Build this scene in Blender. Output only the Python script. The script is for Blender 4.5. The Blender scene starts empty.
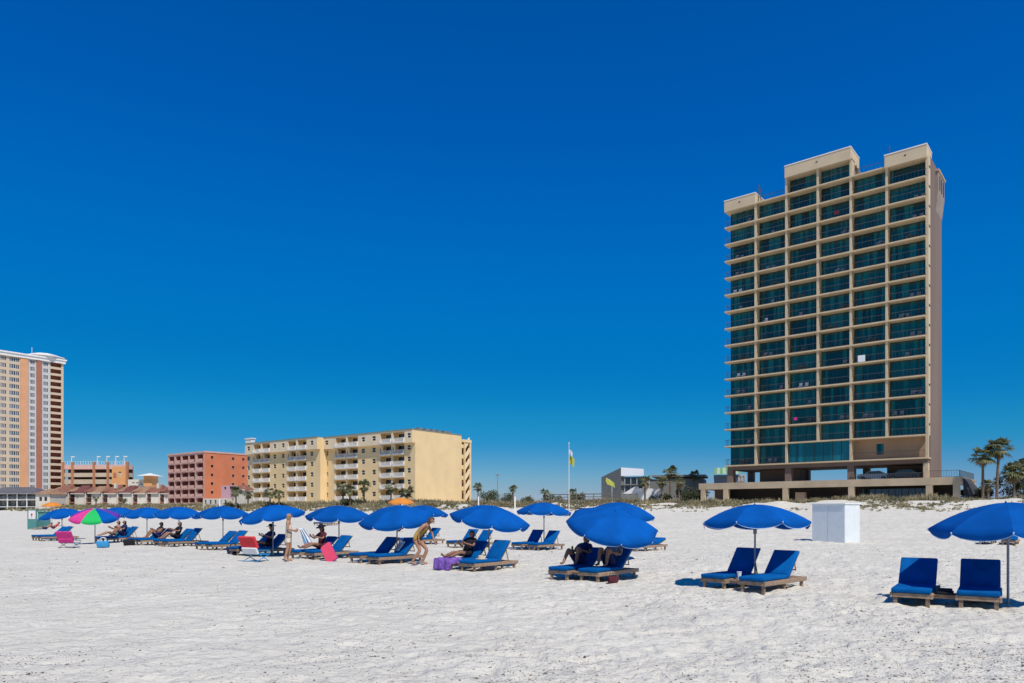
import bpy, bmesh, math, random
import numpy as np
from mathutils import Vector, Matrix, Euler
random.seed(7); rng = np.random.default_rng(7)
PI = math.pi; R = math.radians
sc = bpy.context.scene
COL = sc.collection
F = 724.0; HZ = 511.0; CAM = 1.7; CX = 512.0       # measured focal length (px), horizon row, eye height

# ------------------------------------------------------------------ world, sun, camera
SUN_AZ = (0.42, -0.9075); SUN_EL = R(54)
SKY_R = ((.0086, .0), (.058, .0015), (.114, .008), (.22, .04))
SKY_G = ((.087, .087), (.156, .150), (.283, .205), (.376, .262), (.48, .30))
SKY_B = ((.235, .376), (.283, .445), (.376, .515), (.552, .546), (.624, .585))
w = bpy.data.worlds.new("World"); sc.world = w; w.use_nodes = True
nt = w.node_tree; nt.nodes.clear()
sky = nt.nodes.new('ShaderNodeTexSky'); sky.sky_type = 'NISHITA'; sky.sun_disc = False
sky.sun_elevation = SUN_EL; sky.sun_rotation = math.atan2(SUN_AZ[0], SUN_AZ[1])
sky.altitude = 0; sky.air_density = 1.0; sky.dust_density = 0.1; sky.ozone_density = 6.0
hsv = nt.nodes.new('ShaderNodeHueSaturation'); hsv.inputs['Saturation'].default_value = 1.35; hsv.inputs['Value'].default_value = 0.9
hsv.inputs['Hue'].default_value = 0.49
bg = nt.nodes.new('ShaderNodeBackground'); bg.inputs[1].default_value = 0.09
wo = nt.nodes.new('ShaderNodeOutputWorld')
def vm(op, k):
    x = nt.nodes.new('ShaderNodeVectorMath'); x.operation = op; x.inputs[1].default_value = (k, k, k); return x
mA = vm('MULTIPLY', .09); mB = vm('MULTIPLY', 10.0); bg.inputs[1].default_value = 0.1
cv = nt.nodes.new('ShaderNodeRGBCurve')      # deep polarised blue of a clear Gulf sky
for ch, pts in ((0, SKY_R), (1, SKY_G), (2, SKY_B)):
    c = cv.mapping.curves[ch]
    for a, b in pts: c.points.new(a, b)
cv.mapping.update()
nt.links.new(sky.outputs[0], hsv.inputs['Color']); nt.links.new(hsv.outputs[0], mA.inputs[0]); nt.links.new(mA.outputs[0], cv.inputs['Color']); nt.links.new(cv.outputs[0], mB.inputs[0]); nt.links.new(mB.outputs[0], bg.inputs[0]); nt.links.new(bg.outputs[0], wo.inputs[0])
sl = bpy.data.lights.new('sun', 'SUN'); sl.energy = 4.0; sl.angle = R(0.53); sl.color = (1.0, 0.95, 0.88)
so = bpy.data.objects.new('sun', sl); COL.objects.link(so)
sdir = Vector((SUN_AZ[0]*math.cos(SUN_EL), SUN_AZ[1]*math.cos(SUN_EL), math.sin(SUN_EL)))
so.rotation_euler = sdir.to_track_quat('Z', 'Y').to_euler()
cd = bpy.data.cameras.new('camera'); co = bpy.data.objects.new('camera', cd); COL.objects.link(co)
cd.sensor_width = 36; cd.lens = F/1024*36; cd.shift_y = (HZ-341.5)/1024; cd.clip_start = 0.1; cd.clip_end = 9000
co.location = (0, 0, CAM); co.rotation_euler = (PI/2, 0, 0); sc.camera = co
sc.render.engine = 'CYCLES'
vs = sc.view_settings; vs.view_transform = 'Standard'; vs.look = 'None'; vs.exposure = 0; vs.gamma = 1
sc.cycles.max_bounces = 6; sc.cycles.use_denoising = True

# ------------------------------------------------------------------ materials
MATS = {}
def mat(name, col, rough=0.8, var=0.0, vscale=3.0, bump=0.0, bscale=20.0, col2=None, metal=0.0, spec=0.3, transl=0.0, randv=0.0, coords='Object', stretch=None, detail=4):
    if name in MATS: return MATS[name]
    m = bpy.data.materials.new(name); m.use_nodes = True; n = m.node_tree.nodes; l = m.node_tree.links
    p = n['Principled BSDF']; out = n['Material Output']
    p.inputs['Roughness'].default_value = rough; p.inputs['Metallic'].default_value = metal
    p.inputs['Specular IOR Level'].default_value = spec
    p.inputs['Base Color'].default_value = (*col, 1)
    tc = n.new('ShaderNodeTexCoord'); src = tc.outputs[coords]
    if stretch:
        mp = n.new('ShaderNodeMapping'); mp.inputs['Scale'].default_value = stretch; l.new(src, mp.inputs[0]); src = mp.outputs[0]
    colout = None
    if var > 0 or col2:
        nz = n.new('ShaderNodeTexNoise'); nz.inputs['Scale'].default_value = vscale; nz.inputs['Detail'].default_value = detail
        l.new(src, nz.inputs['Vector'])
        cr = n.new('ShaderNodeValToRGB'); cr.color_ramp.elements[0].position = .32; cr.color_ramp.elements[1].position = .68
        a = tuple(c*(1-var) for c in col); b = col2 or tuple(min(1, c*(1+var)) for c in col)
        cr.color_ramp.elements[0].color = (*a, 1); cr.color_ramp.elements[1].color = (*b, 1)
        l.new(nz.outputs['Fac'], cr.inputs[0]); colout = cr.outputs[0]
    if randv > 0:
        oi = n.new('ShaderNodeObjectInfo'); mr = n.new('ShaderNodeMapRange'); mr.inputs[3].default_value = 1-randv; mr.inputs[4].default_value = 1+randv
        l.new(oi.outputs['Random'], mr.inputs[0])
        hs = n.new('ShaderNodeHueSaturation'); hs.inputs['Color'].default_value = (*col, 1)
        if colout: l.new(colout, hs.inputs['Color'])
        l.new(mr.outputs[0], hs.inputs['Value']); colout = hs.outputs[0]
    if colout: l.new(colout, p.inputs['Base Color'])
    if bump > 0:
        nb = n.new('ShaderNodeTexNoise'); nb.inputs['Scale'].default_value = bscale; nb.inputs['Detail'].default_value = 6
        l.new(src, nb.inputs['Vector']); bp = n.new('ShaderNodeBump'); bp.inputs['Strength'].default_value = bump; bp.inputs['Distance'].default_value = 0.02
        l.new(nb.outputs['Fac'], bp.inputs['Height']); l.new(bp.outputs[0], p.inputs['Normal'])
    if transl > 0:
        t = n.new('ShaderNodeBsdfTranslucent'); mx = n.new('ShaderNodeMixShader'); mx.inputs[0].default_value = transl
        t.inputs[0].default_value = (*col, 1)
        if colout: l.new(colout, t.inputs[0])
        l.new(p.outputs[0], mx.inputs[1]); l.new(t.outputs[0], mx.inputs[2]); l.new(mx.outputs[0], out.inputs[0])
    MATS[name] = m; return m

BLUE = mat('canvas_blue', (0.002, 0.100, 0.40), .85, .16, 1.6, .25, 60, transl=.18, randv=.08, spec=.08)
CUSH = mat('cushion_blue', (0.001, 0.10, 0.32), .85, .15, 5, .35, 45, randv=.1, spec=.08)
WOOD = mat('weathered_wood', (.33, .23, .155), .85, .4, 6, .4, 30, randv=.15, stretch=(1, 6, 6))
STEEL = mat('grey_pole', (.22, .24, .27), .45, .1, 10, metal=.3)
WHITEP = mat('white_plastic', (.76, .79, .78), .45, .04, 3)
TRIM = mat('pale_trim', (.45, .6, .8), .8)
SKIN = mat('skin', (.42, .22, .135), .5, .06, 8); SKIN2 = mat('skin_tanned', (.30, .15, .09), .5, .06, 8)
BROWNH = mat('hair_brown', (.10, .06, .035), .6, .3, 60)
BLONDE = mat('hair_blonde', (.36, .24, .12), .6, .3, 60); DARKH = mat('hair_dark', (.03, .02, .015), .5, .3, 60)
BEIGE = mat('tower_concrete', (.61, .48, .31), .85, .07, .35, .15, 8, coords='Object')
SOFF = mat('tower_soffit', (.60, .47, .30), .9, .08, .5)
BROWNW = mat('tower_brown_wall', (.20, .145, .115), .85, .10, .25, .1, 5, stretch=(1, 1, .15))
PODC = mat('podium_concrete', (.56, .43, .28), .85, .12, .5, .15, 8)
DARKV = mat('dark_interior', (.035, .03, .028), .9)
ALU = mat('bronze_frame', (.05, .05, .045), .4, metal=.5)
RAIL = mat('rail_bronze', (.10, .09, .07), .5)
YEL = mat('yellow_stucco', (.79, .58, .305), .85, .05, .3, .1, 5)
YEL2 = mat('yellow_stucco_top', (.78, .63, .42), .85, .05, .3)
WHT = mat('white_paint', (.78, .76, .72), .7, .06, 1.5)
RED = mat('coral_stucco', (.62, .20, .095), .85, .08, .3)
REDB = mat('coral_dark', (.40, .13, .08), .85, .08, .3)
PINK = mat('pink_rail', (.64, .40, .33), .8, .06, 1)
CREAM = mat('cream_stucco', (.66, .56, .42), .85, .05, .3)
ORNG = mat('orange_stucco', (.68, .33, .13), .85, .05, .3)
BRICK = mat('red_stucco', (.38, .15, .10), .85, .06, .3)
ROOFR = mat('brown_red_roof', (.26, .11, .07), .85, .25, 1.2, .3, 6)
ROOFG = mat('grey_roof', (.13, .12, .13), .85, .2, 1.2, .3, 6)
LILAC = mat('lilac_stucco', (.56, .33, .36), .85, .05, .5)
TOWNW = mat('offwhite_stucco', (.66, .60, .50), .85, .06, .5)
GREYW = mat('grey_stucco', (.22, .22, .20), .85, .08, .5)
TEAL = mat('teal_paint', (.09, .26, .235), .6, .1, 3)
ORANGE = mat('orange_canvas', (.75, .27, .04), .8, transl=.15)
LIME = mat('lime_cloth', (.55, .55, .08), .8, transl=.2)
GREENC = mat('green_cloth', (.02, .55, .12), .8, transl=.2)
MAG = mat('magenta_cloth', (.78, .06, .30), .8, .1, 8, transl=.2)
PURP = mat('purple_cloth', (.20, .09, .38), .9, .2, 14, col2=(.42, .22, .55), bump=.6) if 0 else mat('purple_cloth', (.21, .10, .40), .9, .4, 12, .6, 30)
VIOL = mat('violet_cloth', (.16, .05, .42), .8, transl=.2)
REDC = mat('red_cloth', (.70, .05, .06), .85, .12, 10)
WHITEC = mat('white_cloth', (.80, .80, .80), .9, .05, 8)
PINKC = mat('pink_board', (.72, .07, .13), .5, .05, 5)
CYANC = mat('light_blue_cloth', (.04, .27, .52), .8, .1, 8)
BLACKC = mat('black_cloth', (.012, .012, .018), .85, .2, 10)
NAVY = mat('navy_cloth', (.012, .02, .09), .85, .2, 10)
MARO = mat('maroon_cloth', (.10, .02, .03), .85, .2, 10)
MUST = mat('mustard_cloth', (.42, .27, .05), .7, .1, 10)
SWIM = mat('cream_swimsuit', (.76, .65, .50), .7, .1, 10)
GREYC = mat('grey_cloth', (.22, .24, .28), .85, .1, 10)
TRUNK = mat('palm_trunk', (.17, .125, .09), .95, .3, 4, .8, 14, stretch=(1, 1, 5))
FROND = mat('palm_frond', (.12, .15, .055), .6, .4, 1.2, col2=(.27, .26, .12), transl=.2, coords='Object')
FRONDD = mat('palm_frond_dry', (.24, .16, .08), .8, .3, 2)
SHRUB = mat('shrub_leaf', (.045, .065, .025), .7, .4, 1.5, col2=(.10, .11, .045), transl=.15)
GRASS = mat('dune_grass', (.27, .24, .12), .8, .3, .35, col2=(.50, .41, .24), transl=.2, coords='Object')
GRASSG = mat('dune_vine', (.15, .18, .09), .8, .3, .5, col2=(.30, .28, .16), transl=.2)
RUBBER = mat('black_plastic', (.02, .02, .025), .5)
CARW = mat('white_car_paint', (.7, .72, .74), .25, spec=.6); CARG = mat('dark_car_paint', (.05, .07, .10), .25, spec=.6)

def glass(name, col, rough=.06, randv=.45, spec=1.0, curtain=None):
    m = mat(name, col, rough, 0, randv=randv, spec=spec)
    if curtain and not m.get('done'):
        m['done'] = 1
        n = m.node_tree.nodes; l = m.node_tree.links; p = n['Principled BSDF']
        prev = p.inputs['Base Color'].links[0].from_socket
        tc = n.new('ShaderNodeTexCoord'); oi = n.new('ShaderNodeObjectInfo')
        va = n.new('ShaderNodeVectorMath'); va.operation = 'ADD'
        mu = n.new('ShaderNodeMath'); mu.operation = 'MULTIPLY'; mu.inputs[1].default_value = 91
        l.new(oi.outputs['Random'], mu.inputs[0]); l.new(tc.outputs['Object'], va.inputs[0]); l.new(mu.outputs[0], va.inputs[1])
        mp = n.new('ShaderNodeMapping'); mp.inputs['Scale'].default_value = (1, 0, .02); l.new(va.outputs[0], mp.inputs[0])
        nz = n.new('ShaderNodeTexNoise'); nz.inputs['Scale'].default_value = 1.3; nz.inputs['Detail'].default_value = 1; l.new(mp.outputs[0], nz.inputs['Vector'])
        cr = n.new('ShaderNodeValToRGB'); cr.color_ramp.elements[0].position = .48; cr.color_ramp.elements[1].position = .56
        l.new(nz.outputs['Fac'], cr.inputs[0])
        mx = n.new('ShaderNodeMix'); mx.data_type = 'RGBA'
        l.new(cr.outputs[0], mx.inputs['Factor']); l.new(prev, mx.inputs['A']); mx.inputs['B'].default_value = (*curtain, 1)
        l.new(mx.outputs['Result'], p.inputs['Base Color'])
    return m
GLASS = glass('teal_glass', (.003, .055, .064), curtain=(.009, .13, .138), spec=.6)
GLASSD = glass('dark_glass', (.012, .016, .02), .12, .4)
GLASSB = glass('grey_glass', (.06, .08, .10), .12, .4)

# ------------------------------------------------------------------ mesh builder
class MB:
    def __init__(s): s.v = []; s.f = []; s.m = []; s.M = Matrix()
    def pt(s, p): s.v.append(tuple(s.M @ Vector(p))); return len(s.v)-1
    def face(s, pts, mi=0):
        s.f.append([s.pt(p) for p in pts]); s.m.append(mi)
    def box(s, x0, y0, z0, x1, y1, z1, mi=0):
        i = len(s.v)
        for p in ((x0,y0,z0),(x1,y0,z0),(x1,y1,z0),(x0,y1,z0),(x0,y0,z1),(x1,y0,z1),(x1,y1,z1),(x0,y1,z1)): s.pt(p)
        for q in ((3,2,1,0),(4,5,6,7),(0,1,5,4),(1,2,6,5),(2,3,7,6),(3,0,4,7)):
            s.f.append([i+k for k in q]); s.m.append(mi)
    def rbox(s, x0, y0, z0, x1, y1, z1, r=.02, seg=2, mi=0):
        bm = bmesh.new(); bmesh.ops.create_cube(bm, size=1)
        for v in bm.verts:
            v.co = Vector(((x0+x1)/2+v.co.x*(x1-x0), (y0+y1)/2+v.co.y*(y1-y0), (z0+z1)/2+v.co.z*(z1-z0)))
        bmesh.ops.bevel(bm, geom=bm.edges[:], offset=r, segments=seg, affect='EDGES', profile=.5)
        s.addbm(bm, mi)
    def addbm(s, bm, mi=0):
        i = len(s.v); bm.verts.ensure_lookup_table(); bm.verts.index_update()
        for v in bm.verts: s.pt(v.co)
        for f in bm.faces: s.f.append([i+v.index for v in f.verts]); s.m.append(mi)
        bm.free()
    def tube(s, pts, rad, n=8, mi=0, caps=True):
        pts = [Vector(p) for p in pts]
        if not hasattr(rad, '__len__'): rad = [rad]*len(pts)
        rings = []
        prev = None
        for k, p in enumerate(pts):
            t = (pts[min(k+1, len(pts)-1)]-pts[max(k-1, 0)]).normalized()
            if prev is None: a = t.orthogonal().normalized()
            else:
                a = (prev - t*prev.dot(t)).normalized()
            prev = a; b = t.cross(a)
            rings.append([s.pt(p+(a*math.cos(2*PI*j/n)+b*math.sin(2*PI*j/n))*rad[k]) for j in range(n)])
        for k in range(len(rings)-1):
            for j in range(n):
                s.f.append([rings[k][j], rings[k][(j+1)%n], rings[k+1][(j+1)%n], rings[k+1][j]]); s.m.append(mi)
        if caps:
            s.f.append(rings[0][::-1]); s.m.append(mi); s.f.append(rings[-1]); s.m.append(mi)
    def prism(s, poly, y0, y1, mi=0):       # polygon in XZ extruded along Y
        n = len(poly)
        a = [s.pt((x, y0, z)) for x, z in poly]; b = [s.pt((x, y1, z)) for x, z in poly]
        s.f.append(a); s.m.append(mi); s.f.append(b[::-1]); s.m.append(mi)
        for i in range(n):
            j = (i+1) % n; s.f.append([a[j], a[i], b[i], b[j]]); s.m.append(mi)
    def ball(s, c, r, mi=0, sub=2, sq=(1,1,1)):
        bm = bmesh.new(); bmesh.ops.create_icosphere(bm, subdivisions=sub, radius=1)
        for v in bm.verts: v.co = Vector((c[0]+v.co.x*r*sq[0], c[1]+v.co.y*r*sq[1], c[2]+v.co.z*r*sq[2]))
        s.addbm(bm, mi)
    def wall(s, u0, u1, z0, z1, ops, v=0.0, t=0.3, mi=0):   # wall face at depth v with openings (ua,ub,za,zb) and reveals of depth t
        us = sorted({u0, u1, *[min(max(o[k], u0), u1) for o in ops for k in (0, 1)]})
        zs = sorted({z0, z1, *[min(max(o[k], z0), z1) for o in ops for k in (2, 3)]})
        for i in range(len(us)-1):
            k0 = None
            for j in range(len(zs)):
                solid = False
                if j < len(zs)-1:
                    cu = (us[i]+us[i+1])/2; cz = (zs[j]+zs[j+1])/2
                    solid = not any(o[0] < cu < o[1] and o[2] < cz < o[3] for o in ops)
                if solid and k0 is None: k0 = zs[j]
                if not solid and k0 is not None:
                    s.face([(us[i], v, k0), (us[i+1], v, k0), (us[i+1], v, zs[j]), (us[i], v, zs[j])], mi); k0 = None
        for a, b, c, d in ops:
            s.face([(a, v, c), (a, v+t, c), (a, v+t, d), (a, v, d)], mi); s.face([(b, v, c), (b, v, d), (b, v+t, d), (b, v+t, c)], mi)
            s.face([(a, v, c), (b, v, c), (b, v+t, c), (a, v+t, c)], mi); s.face([(a, v, d), (a, v+t, d), (b, v+t, d), (b, v, d)], mi)
    def build(s, name, mats, parent=None, smooth=False, loc=None):
        me = bpy.data.meshes.new(name); me.from_pydata(s.v, [], s.f)
        if not isinstance(mats, (list, tuple)): mats = [mats]
        for m in mats: me.materials.append(m)
        me.polygons.foreach_set('material_index', s.m)
        if smooth: me.polygons.foreach_set('use_smooth', [True]*len(s.f))
        me.update()
        o = bpy.data.objects.new(name, me); COL.objects.link(o)
        if parent: o.parent = parent
        if loc: o.location = loc
        return o

def tag(o, label=None, cat=None, group=None, kind=None):
    if label: o['label'] = label
    if cat: o['category'] = cat
    if group: o['group'] = group
    if kind: o['kind'] = kind
    return o
def empty(name, loc=(0, 0, 0), rz=0, label=None, cat=None, group=None):
    o = bpy.data.objects.new(name, None); COL.objects.link(o); o.location = loc; o.rotation_euler = (0, 0, rz)
    o.empty_display_size = .2
    return tag(o, label, cat, group)
def inst(src, parent, loc=(0, 0, 0), rot=None):
    c = src.copy(); COL.objects.link(c); c.parent = parent; c.location = loc
    if rot is not None: c.rotation_euler = rot
    return c
KIDS = {}
def copy_tree(o, parent=None):
    c = o.copy(); COL.objects.link(c); c.parent = parent
    for ch in [x for x in bpy.data.objects if x.parent == o and x != c]: copy_tree(ch, c)
    return c

# ------------------------------------------------------------------ terrain
NX, NY = .62, .785
def sstep(a, b, x):
    t = np.clip((x-a)/(b-a), 0, 1); return t*t*(3-2*t)
_G = np.random.default_rng(3).random((256, 256))
def vnoise(x, y):
    xi = np.floor(x).astype(int); yi = np.floor(y).astype(int); fx = x-xi; fy = y-yi
    fx = fx*fx*(3-2*fx); fy = fy*fy*(3-2*fy); g = _G
    a = g[xi & 255, yi & 255]; b = g[(xi+1) & 255, yi & 255]; c = g[xi & 255, (yi+1) & 255]; d = g[(xi+1) & 255, (yi+1) & 255]
    return (a*(1-fx)+b*fx)*(1-fy)+(c*(1-fx)+d*fx)*fy-.5
def hgt(X, Y, fine=True):
    X = np.asarray(X, float); Y = np.asarray(Y, float)
    wv = NX*X+NY*Y; a = NY*X-NX*Y
    z = 1.1*sstep(32, 80, wv)+.85*sstep(76, 95, wv)+1.0*sstep(93, 106, wv)
    dn = sstep(84, 96, wv)*(1-sstep(108, 114, wv))
    z = z+dn*(.9*vnoise(a/9+3, wv/5)+.7*vnoise(a/3.1, wv/2.6))
    z = z-3.0*sstep(6, 30, -wv)
    z = z+.07*vnoise(X/2.3+3, Y/2.0)*sstep(4, 9, np.hypot(X, Y))*(1-sstep(60, 90, wv))
    z = z+.12*vnoise(X/7, Y/7)*sstep(-5, 5, wv)*sstep(3, 8, wv)*sstep(10, 40, np.hypot(X, Y))
    if fine:
        r = np.hypot(X, Y); k = (1-sstep(60, 110, r)*.6)*(.55+.45*sstep(-3, 4, X+3*vnoise(X/4, Y/4)))
        z = z+k*(.058*vnoise(X/.62+9, Y/.55)+.045*vnoise(X/.27, Y/.25+5)+.030*vnoise(X/.115+31, Y/.12))
        for sx, sy, ox in ((.24, .26, 70), (.31, .22, 11), (.19, .33, 45)):
            p = vnoise(X/sx+ox, Y/sy+40+ox); z = z-k*.12*np.clip(p-.20, 0, 1)
    return z
def h1(x, y): return float(hgt(x, y, False))
def G(px, py):      # where the sight line through a measured image point meets the sand
    k = (px-CX)/F; m = (HZ-py)/F; Y = 4.0
    while Y < 600:
        if CAM+m*Y < h1(k*Y, Y): break
        Y *= 1.002
    return Vector((k*Y, Y, h1(k*Y, Y)))
def at(px, Y): return Vector(((px-CX)/F*Y, Y, h1((px-CX)/F*Y, Y)))
def zpx(py, Y): return CAM+(HZ-py)*Y/F

def make_ground():
    th = np.concatenate([np.radians(np.arange(-180, -52, 4)), np.radians(np.arange(-52, 52, .115)), np.radians(np.arange(52, 180, 4))])
    rr = [.5]; 
    while rr[-1] < 6: rr.append(rr[-1]*1.03)
    while rr[-1] < 60: rr.append(rr[-1]*1.0065)
    while rr[-1] < 5000: rr.append(rr[-1]*1.02)
    rr = np.array(rr); T, RR = np.meshgrid(th, rr)
    X = RR*np.sin(T); Y = RR*np.cos(T); Z = hgt(X, Y)
    nr, na = X.shape
    co_ = np.stack([X, Y, Z], -1).reshape(-1, 3); cidx = len(co_)
    co_ = np.vstack([co_, [[0, 0, h1(0, 0)]]])
    i = np.arange(nr-1)[:, None]*na; j = np.arange(na)[None, :]; j2 = (j+1) % na
    q = np.stack([i+j, i+na+j, i+na+j2, i+j2], -1).reshape(-1, 4)
    tri = np.stack([np.full(na, cidx), np.arange(na), (np.arange(na)+1) % na], -1)
    me = bpy.data.meshes.new('sand_beach')
    me.vertices.add(len(co_)); me.vertices.foreach_set('co', co_.ravel())
    loops = np.concatenate([q[:, ::-1].ravel(), tri[:, ::-1].ravel()])
    me.loops.add(len(loops)); me.loops.foreach_set('vertex_index', loops.astype(np.int32))
    npoly = len(q)+len(tri); me.polygons.add(npoly)
    st = np.concatenate([np.arange(len(q))*4, len(q)*4+np.arange(len(tri))*3]).astype(np.int32)
    me.polygons.foreach_set('loop_start', st)
    me.polygons.foreach_set('use_smooth', np.ones(npoly, bool))
    me.update(calc_edges=True); me.validate()
    m = bpy.data.materials.new('white_sand'); m.use_nodes = True; n = m.node_tree.nodes; l = m.node_tree.links; p = n['Principled BSDF']
    p.inputs['Roughness'].default_value = .95; p.inputs['Specular IOR Level'].default_value = .15
    ge = n.new('ShaderNodeNewGeometry')
    def nz(scale, det=5, dist=0):
        x = n.new('ShaderNodeTexNoise'); x.inputs['Scale'].default_value = scale; x.inputs['Detail'].default_value = det; x.inputs['Distortion'].default_value = dist
        l.new(ge.outputs['Position'], x.inputs['Vector']); return x.outputs['Fac']
    def ramp(s, a, b, ca, cb):
        c = n.new('ShaderNodeValToRGB'); c.color_ramp.elements[0].position = a; c.color_ramp.elements[1].position = b
        c.color_ramp.elements[0].color = (*ca, 1); c.color_ramp.elements[1].color = (*cb, 1); l.new(s, c.inputs[0]); return c.outputs[0]
    base = ramp(nz(.6, 8), .3, .7, (.645, .600, .495), (.735, .688, .567))
    # brown seaweed crumbs and shell grit, plus small footprint shadows put into colour
    def mul(a, b, op='MULTIPLY'):
        x = n.new('ShaderNodeMath'); x.operation = op; l.new(a, x.inputs[0])
        if isinstance(b, float): x.inputs[1].default_value = b
        else: l.new(b, x.inputs[1])
        return x.outputs[0]
    flecks = mul(ramp(nz(26, 3, .6), .60, .66, (0, 0, 0), (1, 1, 1)), ramp(nz(1.1, 3), .42, .60, (0, 0, 0), (1, 1, 1)))
    mx = n.new('ShaderNodeMix'); mx.data_type = 'RGBA'; l.new(mul(flecks, .6), mx.inputs['Factor']); l.new(base, mx.inputs['A']); mx.inputs['B'].default_value = (.23, .17, .12, 1)
    l.new(mx.outputs['Result'], p.inputs['Base Color'])
    b1 = n.new('ShaderNodeBump'); b1.inputs['Strength'].default_value = .6; b1.inputs['Distance'].default_value = .07; l.new(nz(11, 6, .4), b1.inputs['Height'])
    b0 = n.new('ShaderNodeBump'); b0.inputs['Strength'].default_value = .5; b0.inputs['Distance'].default_value = .25; l.new(nz(2.6, 6, .3), b0.inputs['Height']); l.new(b0.outputs[0], b1.inputs['Normal'])
    b2 = n.new('ShaderNodeBump'); b2.inputs['Strength'].default_value = .55; b2.inputs['Distance'].default_value = .02; l.new(nz(55, 4), b2.inputs['Height']); l.new(b1.outputs[0], b2.inputs['Normal'])
    l.new(b2.outputs[0], p.inputs['Normal'])
    me.materials.append(m)
    o = bpy.data.objects.new('sand_beach', me); COL.objects.link(o)
    tag(o, 'wide white sand beach trodden with footprints, rising to low dunes', 'beach', kind='structure')
make_ground()

# ------------------------------------------------------------------ building frames
class Fr:       # local frame of a facade: x to the right, y inwards, z up
    def __init__(s, px, Y, rot, zg=3.0):
        s.O = Vector(((px-CX)/F*Y, Y)); s.rot = rot; s.zg = zg
        s.r = Vector((math.cos(rot), math.sin(rot))); s.n = Vector((-math.sin(rot), math.cos(rot)))
    def u(s, px, v=0.0):
        k = (px-CX)/F; p = s.O+s.n*v
        return (k*p.y-p.x)/(s.r.x-k*s.r.y)
    def v(s, px, u=0.0):
        k = (px-CX)/F; p = s.O+s.r*u
        return (k*p.y-p.x)/(s.n.x-k*s.n.y)
    def Y(s, u, v=0.0): return s.O.y+s.r.y*u+s.n.y*v
    def z(s, py, u=0.0, v=0.0): return CAM+(HZ-py)*s.Y(u, v)/F      # absolute height
    def root(s, name, label, cat, group=None):
        return empty(name, (s.O.x, s.O.y, 0), s.rot, label, cat, group)

def railing(mb, x0, x1, y, z, h=1.0, step=.14, r=.02, mi=0, post=.03):
    mb.box(x0, y-.03, z+h-.05, x1, y+.03, z+h, mi); mb.box(x0, y-.02, z+.08, x1, y+.02, z+.12, mi)
    n = max(2, int((x1-x0)/step))
    for i in range(n+1):
        x = x0+(x1-x0)*i/n
        mb.box(x-r/2, y-r/2, z+.12, x+r/2, y+r/2, z+h-.05, mi)
def railing_y(mb, x, y0, y1, z, h=1.0, step=.14, r=.02, mi=0):
    mb.box(x-.03, y0, z+h-.05, x+.03, y1, z+h, mi); mb.box(x-.02, y0, z+.08, x+.02, y1, z+.12, mi)
    n = max(2, int((y1-y0)/step))
    for i in range(n+1):
        y = y0+(y1-y0)*i/n; mb.box(x-r/2, y-r/2, z+.12, x+r/2, y+r/2, z+h-.05, mi)

def chair_small(mb, x, y, z, mi=0, fl=1):
    mb.box(x-.25, y-.25, z+.38, x+.25, y+.25, z+.44, mi)
    mb.box(x-.25, y+.2*fl, z+.44, x+.25, y+.26*fl, z+.95, mi)
    for a in (-.22, .22):
        for b in (-.22, .22): mb.box(x+a-.02, y+b-.02, z, x+a+.02, y+b+.02, z+.38, mi)

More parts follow.
